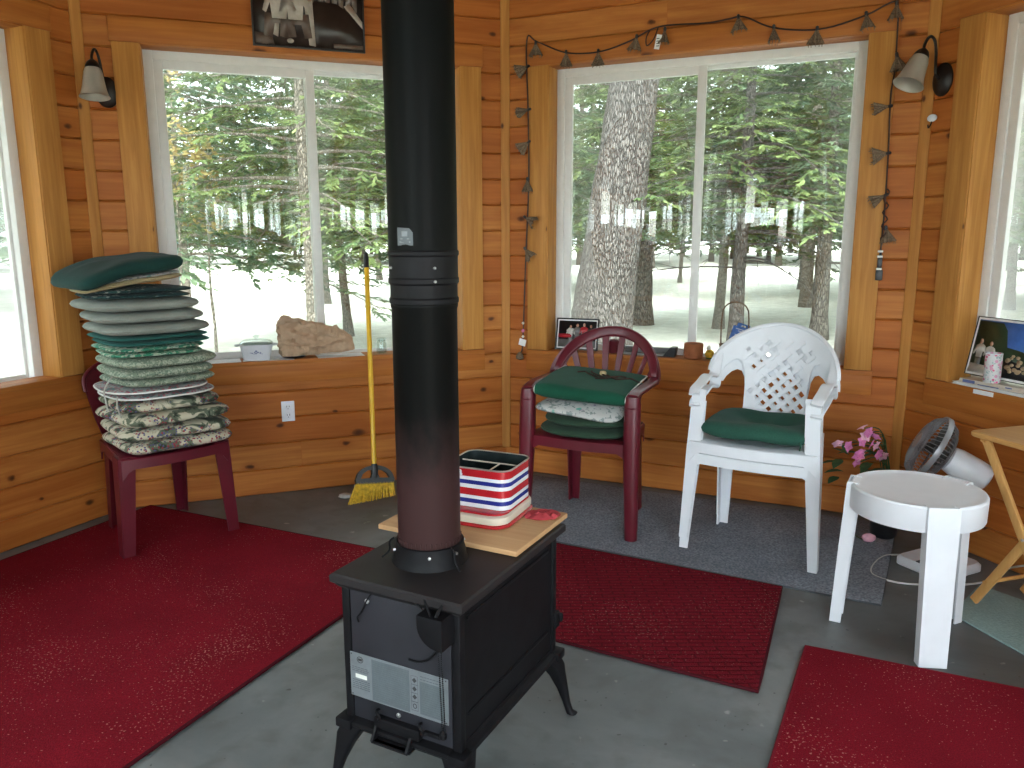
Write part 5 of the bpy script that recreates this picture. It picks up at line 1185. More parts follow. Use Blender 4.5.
for cx_, cz_, r_ in ((0.0, 0.052, 0.008), (-0.008, 0.045, 0.006), (0.009, 0.046, 0.006), (-0.022, 0.042, 0.005), (0.022, 0.043, 0.005), (0.0, 0.040, 0.006)):
    P = [(cx_+r_*(1 if k % 2 else 0.45)*math.cos(2*PI*k/10), cz_+r_*(1 if k % 2 else 0.45)*math.sin(2*PI*k/10)) for k in range(10)]
    b.panel(P, [], lambda u, v, o: (u, yfront(v)+o, v), 0.0008, 0)
b.tube([(x, yfront(0.040+0.004*math.sin(x*160)), 0.040+0.004*math.sin(x*160)) for x in [-0.034+0.004*k for k in range(18)]], 0.0010, 4)
b.obj('flower_print', 'cornflower', t)
# paper bag
def bag():
    b = MB(); n = 44; rings = []
    L_ = 0.395
    prof = [(-0.5, 0.62, 1.05), (-0.47, 0.92, 1.22), (-0.40, 1.0, 1.22), (-0.30, 0.95, 1.12), (-0.18, 0.86, 1.0), (-0.05, 0.90, 0.94), (0.06, 0.82, 0.90), (0.17, 0.78, 0.80), (0.26, 0.74, 0.82), (0.35, 0.66, 0.74), (0.43, 0.52, 0.58), (0.485, 0.36, 0.40), (0.5, 0.14, 0.18)]
    for i, (s_, ky, kz) in enumerate(prof):
        r = []
        for k in range(n):
            a = 2*PI*k/n; ca, sa = math.cos(a), math.sin(a)
            y = 0.062*ky*math.copysign(abs(ca)**0.62, ca); z_ = 0.084+0.082*kz*math.copysign(abs(sa)**0.62, sa)
            q = V((s_*L_, y, z_)); yy_, zz = y, z_
            r.append((s_*L_+noise.noise(q*20+V((9, 9, 9)))*0.016, max(-0.070, min(0.064, yy_)), max(0.0015, zz-(0.084*(1-kz)*0.75))))
        rings.append(r)
    b.loft(rings)
    bmesh.ops.subdivide_edges(b.bm, edges=b.bm.edges[:], cuts=2, use_grid_fill=True)
    b.bm.normal_update()
    def crease(q, f): d = noise.voronoi(q*f)[0]; return min(d[1]-d[0], 0.6)
    for v_ in b.bm.verts:
        q = v_.co.copy(); q.x *= 0.65; q = Matrix.Rotation(0.5, 3, 'Y') @ q
        d = -crease(q+V((0.3, 0.1, 0.7)), 12)*0.058-crease(q+V((0.9, 0.4, 0.2)), 25)*0.036+0.032+noise.noise(q*9)*0.010+noise.noise(q*60)*0.002
        if q.z < 0.03: d *= max(0, q.z/0.03)*0.7
        v_.co += v_.normal*d; v_.co.z = max(0.001, v_.co.z); v_.co.y = max(-0.072, min(0.066, v_.co.y))
    return b
o = bag().obj('paper_bag', 'kraft', None, 14); tag(o, 'crumpled brown paper bag lying on the left sill beside the casserole', 'bag'); on_sill(o, WA, 1.072, 0.030, R(-2), SZ_+0.0155)
b = MB(); b.lathe([(0.05, 0), (0.062, 0.003), (0.070, 0.010), (0.068, 0.0115), (0.05, 0.005), (0.0, 0.004)], 30); o = b.obj('saucer', 'bronze', None, 45); tag(o, 'dark shallow saucer peeking out under the brown paper bag', 'saucer'); on_sill(o, WA, 0.935, 0.045, 0, SZ_+0.0025)
for i, (al, ou, w, d, r_, lb) in enumerate(((0.50, 0.035, .30, .135, 2, 'white paper sheet on the left sill at the left of the casserole'), (0.80, 0.038, .27, .13, -3, 'white paper sheet on the left sill under the casserole'), (1.19, 0.030, .26, .13, 1, 'white paper sheet on the left sill under the right end of the paper bag'), (1.72, 0.030, .30, .12, 0, 'white paper sheet on the left sill at the right of the stove pipe'))):
    b = MB(); b.panel([(-w/2, -d/2), (w/2, -d/2), (w/2, d/2), (-w/2, d/2)], [], lambda u, v, o_: (u, v, 0.001+o_+(0.0003*noise.noise(V((u*9, v*9, i))))), 0.0012, 0.05); o = b.obj('paper_sheet', 'paper', None, 30); tag(o, lb, 'paper'); on_sill(o, WA, al, ou, R(r_))
t = thing('glass_jar', 'small clear glass jar on the left sill just left of the stove pipe', 'jar'); on_sill(t, WA, 1.432, 0.045)
b = MB(); b.lathe([(0.026, 0), (0.030, 0.004), (0.030, 0.055), (0.024, 0.068), (0.024, 0.078), (0.022, 0.078), (0.022, 0.068), (0.027, 0.055), (0.027, 0.006), (0, 0.005)], 28); b.obj('jar_body', 'clear_glass', t, 45)
b = MB(); b.lathe([(0.026, 0.070), (0.027, 0.072), (0.027, 0.084), (0.024, 0.086)], 28); b.obj('lid', 'clear_glass', t, 45)

# ------------------------------------------------------------------ things on the right window's sill
def photo_frame(label, w, h, w_, along, out, rz, lean, fm, build, bw=0.010, matw=0.008):
    t = thing('picture_frame', label, 'picture frame'); t.matrix_world = on_wall(w_, along, out, SZ_+0.001, rz) @ Matrix.Rotation(R(-lean), 4, 'X')
    b = MB()
    for lo, hi in (((-w/2, -0.007, 0), (w/2, 0.006, bw)), ((-w/2, -0.007, h-bw), (w/2, 0.006, h)), ((-w/2, -0.007, 0), (-w/2+bw, 0.006, h)), ((w/2-bw, -0.007, 0), (w/2, 0.006, h))): b.box(lo, hi, 0.0015)
    b.obj('frame', fm, t)
    b = MB(); b.box((-w/2+bw-0.001, -0.003, bw-0.001), (w/2-bw+0.001, 0.004, h-bw+0.001)); b.obj('mount', 'paper', t)
    b = MB(); build(b, w-2*bw-2*matw, h-2*bw-2*matw, bw+matw); b.obj('print', PH, t, 0)
    b = MB(); b.panel([(-0.02, 0), (0.02, 0), (0.012, h*0.6), (-0.012, h*0.6)], [], lambda u, v, o_: (u, 0.009+max(0, (h*0.6-v))*0.12+o_, v), 0.002, 0); b.obj('easel_back', 'black_plastic', t)
    return t
PH = ['photo_dark', 'photo_white', 'photo_black', 'photo_red', 'photo_grey', 'photo_blue', 'photo_green', 'photo_tan', 'skin']
def ph_people(b, w, h, z0):
    b.mi = 2; b.box((-w/2, -0.0036, z0), (w/2, -0.0030, z0+h)); b.mi = 4; b.panel([(-w/2, z0), (w/2, z0), (w/2, z0+h*0.25), (-w/2, z0+h*0.30)], [], F(-0.0040), 0.0004, 0)
    for x, tp_, s_ in ((-0.18, 1, 0.52), (0.0, 4, 0.56), (0.18, 3, 0.58), (0.36, 2, 0.54)): person_print(b, x*w, z0+h*0.10, s_*h, -0.0046, tp_, 4 if tp_ != 3 else 4, 8, None)
    b.mi = 3; b.panel([(-w*0.5, z0+h*0.36), (-w*0.16, z0+h*0.36), (-w*0.14, z0+h*0.44), (-w*0.2, z0+h*0.50), (-w*0.5, z0+h*0.50)], [], F(-0.0062), 0.0004, 0)
    b.mi = 1; b.panel([(-w*0.3, z0+h*0.62), (-w*0.12, z0+h*0.58), (-w*0.10, z0+h*0.70), (-w*0.22, z0+h*0.74)], [], F(-0.0062), 0.0004, 0)
photo_frame('small framed colour photograph of four standing people on the right window sill', 0.262, 0.190, WBn, 0.432, 0.062, R(5), 14, 'black_plastic', ph_people, 0.009, 0.007)
b = MB(); b.lathe([(0.028, 0), (0.034, 0.004), (0.040, 0.07), (0.042, 0.075), (0.038, 0.075), (0.034, 0.06), (0, 0.058)], 26); o = b.obj('candle_pot', 'maroon_plastic', None, 40); tag(o, 'small dark red pot on the sill behind the burgundy slatted armchair', 'pot'); on_sill(o, WBn, 0.665, 0.045)
t = thing('display_stand', 'low dark flat display stand with wedge end on the right window sill', 'stand'); on_sill(t, WBn, 0.880, 0.055, R(2))
b = MB(); b.box((-0.15, -0.040, 0.0), (0.125, 0.045, 0.008), 0.002); b.box((-0.15, 0.032, 0.008), (0.125, 0.042, 0.040), 0.002); b.obj('tray', 'photo_grey', t)
b = MB(); b.loft([[(x, -0.045, z_) for x, z_ in ((0.085, 0.001), (0.150, 0.001), (0.158, 0.052), (0.128, 0.054))], [(x, 0.030, z_) for x, z_ in ((0.085, 0.001), (0.150, 0.001), (0.158, 0.052), (0.128, 0.054))]]); b.obj('wedge', 'black_plastic', t)
t = thing('clay_pot', 'small terracotta-coloured pot on the sill between the two right armchairs', 'pot'); on_sill(t, WBn, 1.135, 0.040)
b = MB(); b.lathe([(0.044, 0), (0.050, 0.002), (0.050, 0.022), (0.053, 0.026), (0.053, 0.078), (0.050, 0.084), (0.046, 0.084), (0.046, 0.030), (0, 0.028)], 36); b.obj('pot_body', 'terracotta', t, 35)
b = MB(); b.lathe([(0.045, 0.074), (0.030, 0.077), (0.0, 0.079)], 24, False); b.obj('soil', 'soil', t)
t = thing('figurine', 'tiny yellow bird-like figurine right of the terracotta-coloured pot', 'figurine'); on_sill(t, WBn, 1.222, 0.050)
b = MB(); b.lathe([(0.012, 0), (0.022, 0.010), (0.026, 0.028), (0.020, 0.044), (0.010, 0.052)], 18); b.obj('body', 'bristle', t, 50)
b = MB(); b.lathe([(0.004, -0.013), (0.012, -0.006), (0.013, 0.003), (0.004, 0.013)], 14, M4=Matrix.Translation((-0.006, -0.004, 0.062))); b.obj('head', 'white_ink', t, 50)
b = MB(); b.lathe([(0.016, 0), (0.021, 0.002), (0.021, 0.010), (0.014, 0.013)], 18); b.obj('base', 'leaf', t)
t = thing('basket', 'small dark wicker basket with tall hoop handle on the right window sill', 'basket'); on_sill(t, WBn, 1.352, 0.045)
b = MB(); rings = []
for z_, r_ in ((0, 0.045), (0.02, 0.050), (0.045, 0.055), (0.07, 0.058), (0.085, 0.062)): rings.append([(1.25*r_*math.cos(2*PI*k/28), 0.85*r_*math.sin(2*PI*k/28), z_) for k in range(28)])
b.loft(rings, True, False); b.f([b.v(p) for p in reversed(rings[0])]); b.loft([[(x*0.94, y*0.94, max(z_, 0.004)) for x, y, z_ in r_] for r_ in rings], True, False)
for z_ in (0.015, 0.035, 0.055, 0.075): b.tube([(1.27*(0.047+z_*0.17)*math.cos(2*PI*k/28), 0.87*(0.047+z_*0.17)*math.sin(2*PI*k/28), z_+0.002*(-1)**k) for k in range(28)], 0.003, 5, True)
b.obj('woven_body', 'wicker', t, 40)
b = MB(); b.tube([(1.25*0.062*math.cos(2*PI*k/28), 0.85*0.062*math.sin(2*PI*k/28), 0.086) for k in range(28)], 0.005, 6, True); b.obj('rim', 'wicker', t)
b = MB(); hp = [(-0.070, 0, 0.06), (-0.073, 0, 0.18), (-0.068, 0, 0.262)]+[(0.064*math.cos(R(a)), 0, 0.268+0.05*math.sin(R(a))) for a in range(165, 10, -15)]+[(0.068, 0, 0.262), (0.073, 0, 0.18), (0.070, 0, 0.06)]
b.tube(spline(hp, 3), 0.0042, 6); b.obj('hoop_handle', 'wicker', t)
b = MB(); b.X = Matrix.Rotation(R(16), 4, 'Y') @ Matrix.Rotation(R(-14), 4, 'X'); b.panel([(-0.052, 0.0), (0.052, 0.0), (0.052, 0.125), (0.035, 0.125), (0.033, 0.142), (-0.033, 0.142), (-0.035, 0.125), (-0.052, 0.125)], [[(-0.014, 0.128), (0.014, 0.128), (0.010, 0.135), (-0.010, 0.135)]], lambda u, v, o_: (u, o_-0.004*math.cos(u*26), v*1.22), 0.006, 0.03)
o = b.obj('blister_packet', 'blue_packet', None, 30); tag(o, 'blue hang-hole packet standing in the wicker basket', 'packet'); on_sill(o, WBn, 1.352, 0.040, R(4), SZ_+0.034)
b = MB(); b.X = Matrix.Rotation(R(16), 4, 'Y') @ Matrix.Rotation(R(-14), 4, 'X')
for z_, x0, x1 in ((0.137, -0.035, 0.03), (0.127, -0.02, 0.035), (0.104, -0.03, 0.01), (0.073, -0.035, 0.03)): b.box((x0, -0.0080, z_), (x1, -0.0068, z_+0.004))
b.obj('packet_print', 'white_paint', o)

# ------------------------------------------------------------------ things on the far right sill
for i, (al, ou, w, d, h, r_, mt, lb) in enumerate(((0.50, 0.034, .40, .125, .012, -1, 'paper', 'thin white paper stack at the bottom on the far right sill'), (0.51, 0.036, .36, .115, .020, 2, 'cream', 'grey-white folded booklet lying on the paper stack on the far right sill'))):
    b = MB(); n_ = 4 if i == 0 else 3
    zc = SZ_+(0.0008 if i == 0 else 0.0138)
    for k in range(n_):
        dz_ = h/n_; s_ = (0.004*((k*7) % 3), 0.003*((k*5) % 2)); b.box((-w/2+s_[0], -d/2+s_[1], k*dz_+0.0002), (w/2+s_[0], d/2+s_[1], (k+1)*dz_-0.0004), 0.0006, 1)
    o = b.obj('paper_stack' if i == 0 else 'booklet', mt, None, 30); tag(o, lb, 'papers'); on_sill(o, WE, al, ou, R(r_), zc)
b = MB(); b.box((-0.155, -0.0595, 0.004), (-0.095, -0.0585, 0.017)); b.box((-0.08, -0.0595, 0.002), (0.02, -0.0585, 0.006)); b.box((0.05, -0.0595, 0.010), (0.08, -0.0585, 0.015)); b.obj('spine_print', 'cornflower', o)
b = MB(); b.X = Matrix.Rotation(R(90), 4, 'X'); b.panel([(-0.05, -0.010), (0.05, -0.010), (0.05, 0.010), (-0.05, 0.010)], [], lambda u, v, o_: (u, v, o_), 0.0010, 0.02); o = b.obj('price_strip', 'paper', None, 20); tag(o, 'small white paper strip stuck on the front edge of the far right sill', 'label'); o.matrix_world = on_wall(WE, 0.462, -0.0232, 0.756)
def ph_land(b, w, h, z0):
    b.mi = 5; b.box((-w/2, -0.0036, z0), (w/2, -0.0030, z0+h)); b.mi = 6; b.panel([(-w/2, z0), (w/2, z0), (w/2, z0+h*0.45), (w*0.2, z0+h*0.52), (w*0.02, z0+h*0.55), (-w*0.04, z0+h*0.85), (-w*0.12, z0+h*0.97), (-w/2, z0+h*0.98)], [], F(-0.0040), 0.0004, 0)
    b.mi = 2; b.panel([(-w*0.2, z0), (w/2, z0), (w/2, z0+h*0.2), (w*0.1, z0+h*0.33), (-w*0.2, z0+h*0.2)], [], F(-0.0046), 0.0004, 0)
    rn = random.Random(8)
    for k in range(26):
        x = rn.uniform(0.05, 0.48)*w; z_ = z0+h*rn.uniform(0.12, 0.42); r_ = rn.uniform(0.008, 0.016); b.mi = 7; b.panel(arc(x, z_, r_, r_*0.7, 0, 320, 8), [], F(-0.0052-0.0002*k), 0.0003, 0)
    for x, s_ in ((-0.38, 0.42), (-0.22, 0.40)): person_print(b, x*w, z0+h*0.05, s_*h, -0.0060, 1, 4, 8, None)
    b.mi = 1; b.panel([(-w*0.5, z0), (-w*0.1, z0), (-w*0.12, z0+h*0.15), (-w*0.48, z0+h*0.17)], [], F(-0.0078), 0.0004, 0)
photo_frame('framed landscape photograph with blue sky and dark trees on the far right sill', 0.36, 0.27, WE, 0.475, 0.042, R(-4), 11, 'black_plastic', ph_land, 0.004, 0.010).location.z += 0.040
t = thing('tall_tin', 'slim pink and white flower-patterned tin before the photograph at far right', 'tin'); on_sill(t, WE, 0.480, -0.004, 0, SZ_+0.0348)
b = MB(); b.lathe([(0.033, 0), (0.034, 0.002), (0.034, 0.128), (0.033, 0.130), (0.031, 0.130), (0.031, 0.006), (0, 0.005)], 32); b.obj('tin_body', 'f_can', t, 40)
b = MB(); b.lathe([(0.0345, 0.126), (0.0352, 0.128), (0.0345, 0.131), (0.0325, 0.131)], 32, False, False); b.obj('rim', 'white_paint', t)

# ------------------------------------------------------------------ litter on the concrete
for x, y, s_, lb in ((-0.935, 4.246, 1.0, 'grey-white crumpled scrap lying on the concrete between the red carpet and broom'), (-0.90, 4.44, 0.7, 'small white fluff on the concrete left of the broom near the wall')):
    b = MB(); rings = []
    for z_, r_ in ((0.0, 0.018), (0.008, 0.030), (0.018, 0.026), (0.026, 0.010)): rings.append([(s_*1.4*r_*(1+0.35*noise.noise(V((k*1.9, z_*70, x))))*math.cos(2*PI*k/16), s_*r_*(1+0.35*noise.noise(V((k*1.9, z_*70, 4))))*math.sin(2*PI*k/16), s_*z_) for k in range(16)])
    b.loft(rings); o = b.obj('crumpled_scrap' if s_ == 1.0 else 'fluff', 'lint', None, 30); o.location = (x, y, 0.0008); tag(o, lb, 'litter')

# ------------------------------------------------------------------ outdoors
GZ = -0.15
b = MB(); n = 64; rings = []
for r_ in (3.0, 6, 10, 16, 25, 40, 60, 90, 140): rings.append([(CEN.x+r_*math.cos(2*PI*k/n), CEN.y+r_*math.sin(2*PI*k/n), GZ+(0.05*noise.noise(V((r_*0.2*math.cos(2*PI*k/n), r_*0.2*math.sin(2*PI*k/n), 0))) if r_ > 3 else 0)) for k in range(n)])
b.loft(rings, True, False); b.f([b.v((CEN.x, CEN.y, GZ-0.05)) for k in range(1)] + []) if False else None
structure(b.obj('ground', 'grass', None, 0))

def trunk_mesh(h, r, seed, lean=(0, 0), mat='bark', n=14, sn=14):
    rnd = random.Random(seed); b = MB(); rings = []
    for i in range(sn+1):
        t_ = i/sn; z_ = h*t_; rr_ = r*(1-0.80*t_)*(1+0.35*max(0, 1-z_/(r*3.0))**2)
        c = V((lean[0]*z_+0.05*noise.noise(V((t_*3, seed, 0))), lean[1]*z_+0.05*noise.noise(V((t_*3, 5, seed))), z_-0.1))
        rings.append([c+V((math.cos(2*PI*k/n), math.sin(2*PI*k/n), 0))*rr_*(1+0.10*noise.noise(V((k*2.1, z_*2.2, seed)))) for k in range(n)])
    b.loft(rings); return b, (lambda z_: V((lean[0]*z_, lean[1]*z_, z_-0.1)))
def conifer(seed, h, r, z0, rmax, nbr, lean=(0, 0), leafs=14, ls=0.13, lw=0.036, mats=('bark', 'needles'), dead=0, twn=13, up=0.05):
    """returns (trunk mesh, bough mesh, foliage mesh)"""
    rnd = random.Random(seed); tb, axis = trunk_mesh(h, r, seed, lean, mats[0]); bb = MB(); lb = MB()
    def sprig(p, d, l):
        d = V(d).normalized(); s_ = d.cross(V((0, 0, 1)))
        if s_.length < 1e-3: s_ = V((1, 0, 0))
        s_.normalize(); base = rnd.random()
        for q in range(leafs):
            a = rnd.uniform(-0.95, 0.95); dd = (d*math.cos(a)+s_*math.sin(a)+V((0, 0, rnd.uniform(-.45, .12)))).normalized()
            o = p+d*l*rnd.random(); ll = ls*rnd.uniform(0.6, 1.3); ww = lw*rnd.uniform(.7, 1.2)
            w_ = dd.cross(V((rnd.uniform(-.5, .5), rnd.uniform(-.5, .5), 1))).normalized()*ww*0.5
            lb.tone = min(1, max(0, base*0.6+rnd.uniform(0, .4)))
            lb.f([lb.v(o), lb.v(o+dd*ll*0.5+w_), lb.v(o+dd*ll), lb.v(o+dd*ll*0.5-w_)])
    for i in range(nbr+dead):
        isdead = i >= nbr
        f = (i+rnd.random())/nbr if not isdead else rnd.random()
        z_ = z0+(h-z0)*f**1.25 if not isdead else rnd.uniform(1.2, max(1.5, z0+0.6))
        L_ = (rmax*(1-f)**0.75*rnd.uniform(.65, 1.1)+0.25) if not isdead else rnd.uniform(0.8, 2.2)
        a = i*2.39996+rnd.uniform(-.5, .5); dr = V((math.cos(a), math.sin(a), 0)); p0 = axis(z_)
        droop = rnd.uniform(0.16, 0.34); pts = []
        for k in range(7):
            t_ = k/6; pts.append(p0+dr*L_*t_+V((0, 0, L_*(up*1.6*t_-droop*t_*t_)))+V((noise.noise(V((t_*2, i, seed)))*0.12*t_*L_, noise.noise(V((i, t_*2, seed)))*0.12*t_*L_, 0)))
        br = 0.012+0.010*L_/max(rmax, .1)
        bb.tube(pts, [br*(1-0.82*k/6) for k in range(7)], 5, False, False)
        if isdead:
            for k in range(5):
                q = pts[rnd.randint(2, 5)]; bb.tube([q, q+(dr+V((rnd.uniform(-1, 1), rnd.uniform(-1, 1), rnd.uniform(-.6, .4)))).normalized()*rnd.uniform(.2, .6)], [0.005, 0.002], 4, False, False)
            continue
        for k in range(twn):
            t_ = 0.22+0.78*(k+rnd.random()*0.8)/twn; x = min(t_*6, 5.999); j = int(x); q = pts[j].lerp(pts[j+1], x-j)
            sd = dr.cross(V((0, 0, 1)))*(1 if k % 2 else -1); tl = L_*0.36*(1.15-0.75*t_)*rnd.uniform(.6, 1.2)+0.08
            d = (dr*rnd.uniform(.4, .9)+sd*rnd.uniform(.5, 1)+V((0, 0, rnd.uniform(-.35, .05)))).normalized()
            if tl > 0.25: bb.tube([q, q+d*tl*0.8+V((0, 0, -0.06*tl))], [0.004, 0.0015], 3, False, False)
            ns = max(1, int(tl/0.22))
            for s_ in range(ns): sprig(q+d*tl*(s_/ns)+V((0, 0, -0.10*tl*(s_/ns)**2)), d, tl/ns)
        sprig(pts[-1]-dr*0.1, dr+V((0, 0, -.2)), 0.25)
    return tb.mesh('trunk', mats[0], 60), bb.mesh('boughs', mats[0], 0), lb.mesh('foliage', mats[1], 0, normals=False)
def put_tree(name, label, meshes, x, y, rz=0.0, s=1.0, group=None):
    t = thing(name, label, 'tree', (x, y, GZ), rz, group); t.scale = (s, s, s)
    for nm, me in zip(('trunk', 'boughs', 'foliage'), meshes): link(nm, me, t)
    return t
# the big leaning pine beyond the right window
tb, ax_ = trunk_mesh(9.0, 0.37, 3, (0.125, 0.0), 'bark_grey', 28, 40); me = tb.mesh('trunk', 'bark_grey', 60)
_, bo, fo_ = conifer(21, 9.0, 0.3, 5.2, 2.8, 26, (0.125, 0))
t = thing('pine_tree', 'big thick-barked leaning pine trunk just outside the right window', 'tree', (0.92, 9.0, GZ))
link('trunk', me, t); link('boughs', bo, t); link('foliage', fo_, t)
near = [
 ('conifer_tree', 'thin conifer with a slim trunk near the middle bar of the left window', -2.20, 8.7, dict(seed=101, h=6.0, r=0.085, z0=1.9, rmax=2.3, nbr=60, ls=.10, lw=.032, leafs=15, mats=('bark_pale', 'needles'))),
 ('conifer_tree', 'bushy blue-green conifer behind the upper left pane of the left window', -4.45, 10.4, dict(seed=102, h=6.4, r=0.11, z0=1.45, rmax=3.1, nbr=66, ls=.12, lw=.038, leafs=14, mats=('bark_pale', 'needles_blue'))),
 ('conifer_tree', 'leaning pale-trunked conifer behind the broom in the left window', -2.60, 12.6, dict(seed=103, h=6.4, r=0.075, z0=1.7, rmax=2.8, nbr=60, lean=(-0.05, 0), mats=('bark_pale', 'needles'))),
 ('conifer_tree', 'straight conifer with bare grey lower boughs right of the middle bar of the right window', 3.25, 11.4, dict(seed=104, h=6.6, r=0.115, z0=2.1, rmax=3.0, nbr=64, dead=16, lean=(0.012, 0), ls=.12, lw=.038, leafs=13, mats=('bark_grey', 'needles'))),
 ('conifer_tree', 'conifer with a dark straight trunk near the right edge of the right window', 4.75, 12.2, dict(seed=105, h=6.6, r=0.13, z0=1.9, rmax=2.8, nbr=60, dead=6, mats=('bark', 'needles_blue'))),
 ('conifer_tree', 'conifer with a mid-brown trunk right behind the big leaning pine', 2.35, 14.2, dict(seed=106, h=6.6, r=0.17, z0=1.9, rmax=2.8, nbr=60, mats=('bark', 'needles'))),
 ('conifer_tree', 'second pale trunk close behind the straight conifer in the right window', 3.55, 13.6, dict(seed=107, h=6.6, r=0.09, z0=2.2, rmax=2.4, nbr=52, lean=(0.03, 0), mats=('bark_pale', 'needles'))),
 ('conifer_tree', 'conifer with low boughs left of the big leaning pine', -0.15, 12.8, dict(seed=108, h=6.4, r=0.12, z0=2.0, rmax=2.7, nbr=60, mats=('bark', 'needles_blue'))),
 ('conifer_tree', 'open conifer behind the stove pipe beyond the left window', -1.25, 10.6, dict(seed=109, h=6.0, r=0.10, z0=1.7, rmax=2.5, nbr=58, mats=('bark', 'needles'))),
 ('conifer_tree', 'conifer filling the top right corner of the right window', 6.4, 13.5, dict(seed=110, h=6.6, r=0.15, z0=1.9, rmax=3.2, nbr=62, mats=('bark', 'needles'))),
]
NM = []
for nm, lb, x, y, kw in near:
    ms = conifer(**kw); NM.append(ms); put_tree(nm, lb, ms, x, y)
# young autumn saplings in the left window
def sapling(seed, h, r):
    rnd = random.Random(seed); tb, _ = trunk_mesh(h, 0.022, seed, (0.02, 0), 'bark_pale', 8, 8); lb = MB(); bb = MB()
    for i in range(20):
        z_ = h*rnd.uniform(.62, 1.0); a = rnd.uniform(0, 6.28); l = r*rnd.uniform(.4, 1)*(1.25-z_/h*0.7); d = V((math.cos(a), math.sin(a), .35)); p = V((0.02*z_, 0, z_-.1)); bb.tube([p, p+d*l], [.006, .002], 4, False, False)
        for k in range(13):
            q = p+d*l*rnd.uniform(.25, 1.05)+V((rnd.gauss(0, .06), rnd.gauss(0, .06), rnd.gauss(0, .06))); u = V((rnd.gauss(0, 1), rnd.gauss(0, 1), rnd.gauss(0, .6))).normalized(); w_ = u.orthogonal().normalized()
            lb.tone = rnd.random(); lb.f([lb.v(q), lb.v(q+u*.035+w_*.022), lb.v(q+u*.075), lb.v(q+u*.035-w_*.022)])
    return tb.mesh('trunk', 'bark_pale', 60), bb.mesh('boughs', 'bark_pale', 0), lb.mesh('foliage', 'autumn', 0, normals=False)
put_tree('sapling', 'young tree with yellow-tan autumn leaves in the left half of the left window', sapling(5, 2.75, .30), -3.42, 9.0)
put_tree('sapling', 'small yellowing sapling nearer the left edge of the left window', sapling(6, 3.3, .20), -3.42, 8.2, 1.0)
# trees round the other sides of the gazebo
rnd = random.Random(77); spots = []
fl_ = V((0, 1))
for k in range(900):
    a = rnd.gauss(PI/2, 0.62) if k % 3 else rnd.uniform(0, 2*PI); d = rnd.uniform(7.5, 30); x, y = CEN.x+d*math.cos(a), CEN.y+d*math.sin(a)
    hd = math.degrees(math.atan2(x, y))
    if abs(hd) < 34 and math.hypot(x, y) < 16: continue
    if y < -1 and abs(x) < 26: continue
    if any((x-u)**2+(y-v_)**2 < 7 for u, v_ in spots) or any((x-q[2])**2+(y-q[3])**2 < 9 for q in near): continue
    if abs(x+10.0) < 4.0 and abs(y-25) < 5: continue
    spots.append((x, y))
    if len(spots) >= 66: break
for i, (x, y) in enumerate(spots):
    s_ = rnd.uniform(.95, 1.35); hd = math.degrees(math.atan2(x, y))
    lab = 'conifer in the clearing beyond the windows, further back than the nearest trunks' if abs(hd) < 34 else ('conifer outdoors on the left side of the gazebo' if -100 < hd < 0 else 'conifer outdoors on the right side of the gazebo' if 0 < hd < 100 else 'conifer beyond the doorway behind the camera')
    put_tree('conifer_tree', lab, NM[(0, 1, 8, 6, 7, 2)[i % 6]], x, y, rnd.uniform(0, 6.28), s_, lab.replace('conifer', 'conifers', 1))
# forest edge
fsp = []
FM = [conifer(300+k, 15, 0.14, (2.0, 2.8, 1.4)[k], (3.0, 2.6, 3.4)[k], 64, (0, 0), 8, .40, .13, ('bark', 'needles_far'), 0, 9) for k in range(3)]
i = 0
for k in range(900):
    a = rnd.uniform(0, 2*PI); d = rnd.uniform(36, 70); x, y = CEN.x+d*math.cos(a), CEN.y+d*math.sin(a); hd = math.degrees(math.atan2(x, y))
    if abs(hd) > 120 or (abs(hd) > 42 and rnd.random() < 0.6): continue
    if any((x-u)**2+(y-v_)**2 < 9 for u, v_ in fsp): continue
    fsp.append((x, y)); put_tree('forest_tree', 'tall conifer of the forest edge across the bright clearing', FM[i % 3], x, y, rnd.uniform(0, 6.28), rnd.uniform(.8, 1.25), 'tall conifers of the forest edge'); i += 1
    if i >= 150: break
# teal shed seen at the left edge of the left window
t = thing('shed', 'small teal clapboard shed far off at the left edge of the left window', 'shed', (-11.75, 25.4, GZ), R(8))
b = MB()
for k in range(11):
    z_ = 0.02+k*0.165
    for sg in (-1, 1):
        b.loft([[(-1.2, sg*(0.9+o), zz) for o, zz in ((0.03, z_), (0.008, z_+0.165), (-0.05, z_+0.165), (-0.05, z_))], [(1.2, sg*(0.9+o), zz) for o, zz in ((0.03, z_), (0.008, z_+0.165), (-0.05, z_+0.165), (-0.05, z_))]])
        b.loft([[(sg*(1.2+o), -0.9, zz) for o, zz in ((0.03, z_), (0.008, z_+0.165), (-0.05, z_+0.165), (-0.05, z_))], [(sg*(1.2+o), 0.9, zz) for o, zz in ((0.03, z_), (0.008, z_+0.165), (-0.05, z_+0.165), (-0.05, z_))]])
b.obj('walls', 'teal_siding', t, 20)
b = MB(); b.loft([[(-1.4, y, z_) for y, z_ in ((-1.1, 1.80), (0, 2.12), (1.1, 1.80), (1.1, 1.87), (0, 2.20), (-1.1, 1.87))], [(1.4, y, z_) for y, z_ in ((-1.1, 1.80), (0, 2.12), (1.1, 1.80), (1.1, 1.87), (0, 2.20), (-1.1, 1.87))]]); b.obj('roof', 'roof_dark', t, 20)
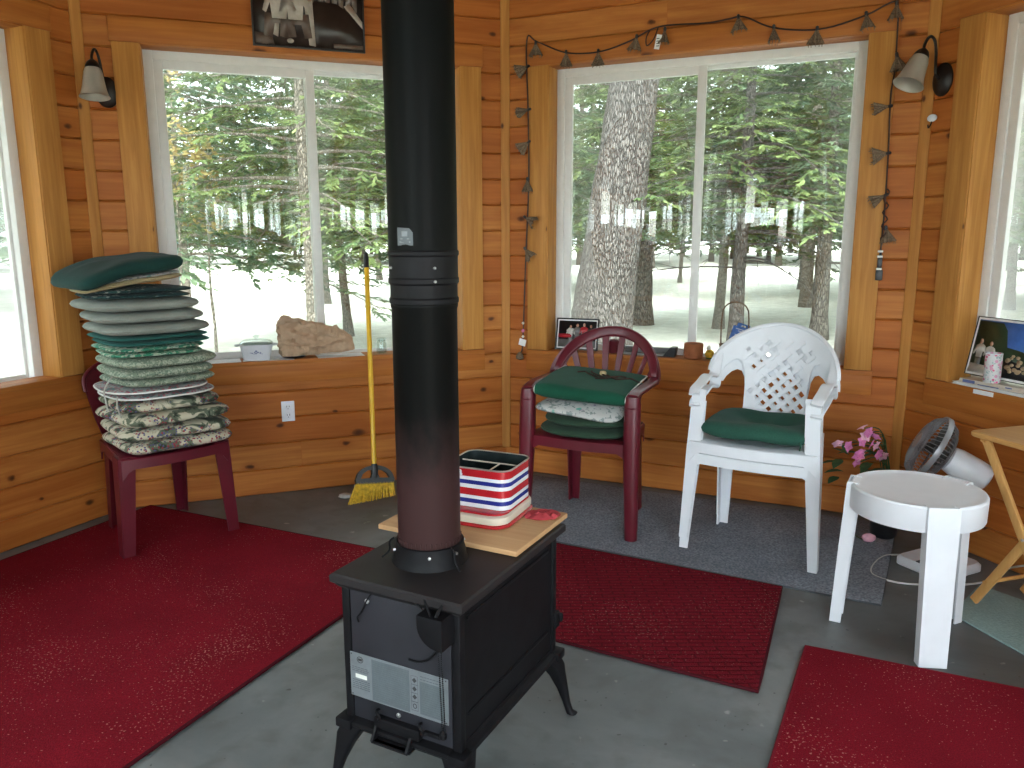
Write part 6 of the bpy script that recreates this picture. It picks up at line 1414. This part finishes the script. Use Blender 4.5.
b = MB(); b.box((-0.4, -0.95, 0.02), (0.4, -0.91, 1.65), 0.01); b.obj('door', 'white_paint', t)

# ------------------------------------------------------------------ light: a bright hazy sky, sun filtered by cloud
w = bpy.data.worlds.new('sky'); sc.world = w; w.use_nodes = True; nt = w.node_tree; nt.nodes.clear()
tcw = N(nt, 'TexCoord'); dt = N(nt, 'VectorMath', {0: tcw.outputs['Generated'], 1: V((-0.20, -0.85, 0.42)).normalized()}, operation='DOT_PRODUCT')
gl = mth(nt, 'POWER', mth(nt, 'MAXIMUM', dt.outputs['Value'], 0.0), 1.6)
bg = N(nt, 'Background', {'Color': (0.83, 0.93, 1.0, 1), 'Strength': mth(nt, 'MULTIPLY', mth(nt, 'ADD', mth(nt, 'MULTIPLY', gl, 1.5), 0.8), SKY)}); nt.links.new(bg.outputs[0], N(nt, 'OutputWorld').inputs[0])
su = bpy.data.lights.new('sun', 'SUN'); su.energy = SUN; su.angle = R(30); su.color = (1.0, 0.97, 0.92); so = bpy.data.objects.new('sun', su); C.objects.link(so); so.rotation_euler = (R(40), R(-6), 0)
# ------------------------------------------------------------------ camera
cam = bpy.data.cameras.new('camera'); co_ = bpy.data.objects.new('camera', cam); C.objects.link(co_); sc.camera = co_
cam.sensor_width = 36; cam.lens = 791.3/1024*36; cam.clip_start = 0.02; cam.clip_end = 500
co_.matrix_world = Matrix.Translation((0, 0, 1.45)) @ Matrix.Rotation(PI/2-0.18677, 4, 'X') @ Matrix.Rotation(-0.00232, 4, 'Z')
vs = sc.view_settings; vs.view_transform = 'Standard'; vs.look = 'None'; vs.exposure = EXPO; vs.gamma = 1.0; vs.use_curve_mapping = False
sc.cycles.use_denoising = True; sc.cycles.max_bounces = 10; sc.cycles.diffuse_bounces = 6; sc.cycles.glossy_bounces = 4; sc.cycles.transmission_bounces = 6; sc.cycles.transparent_max_bounces = 16
sc.cycles.caustics_reflective = False; sc.cycles.caustics_refractive = False; sc.cycles.sample_clamp_indirect = 8.0
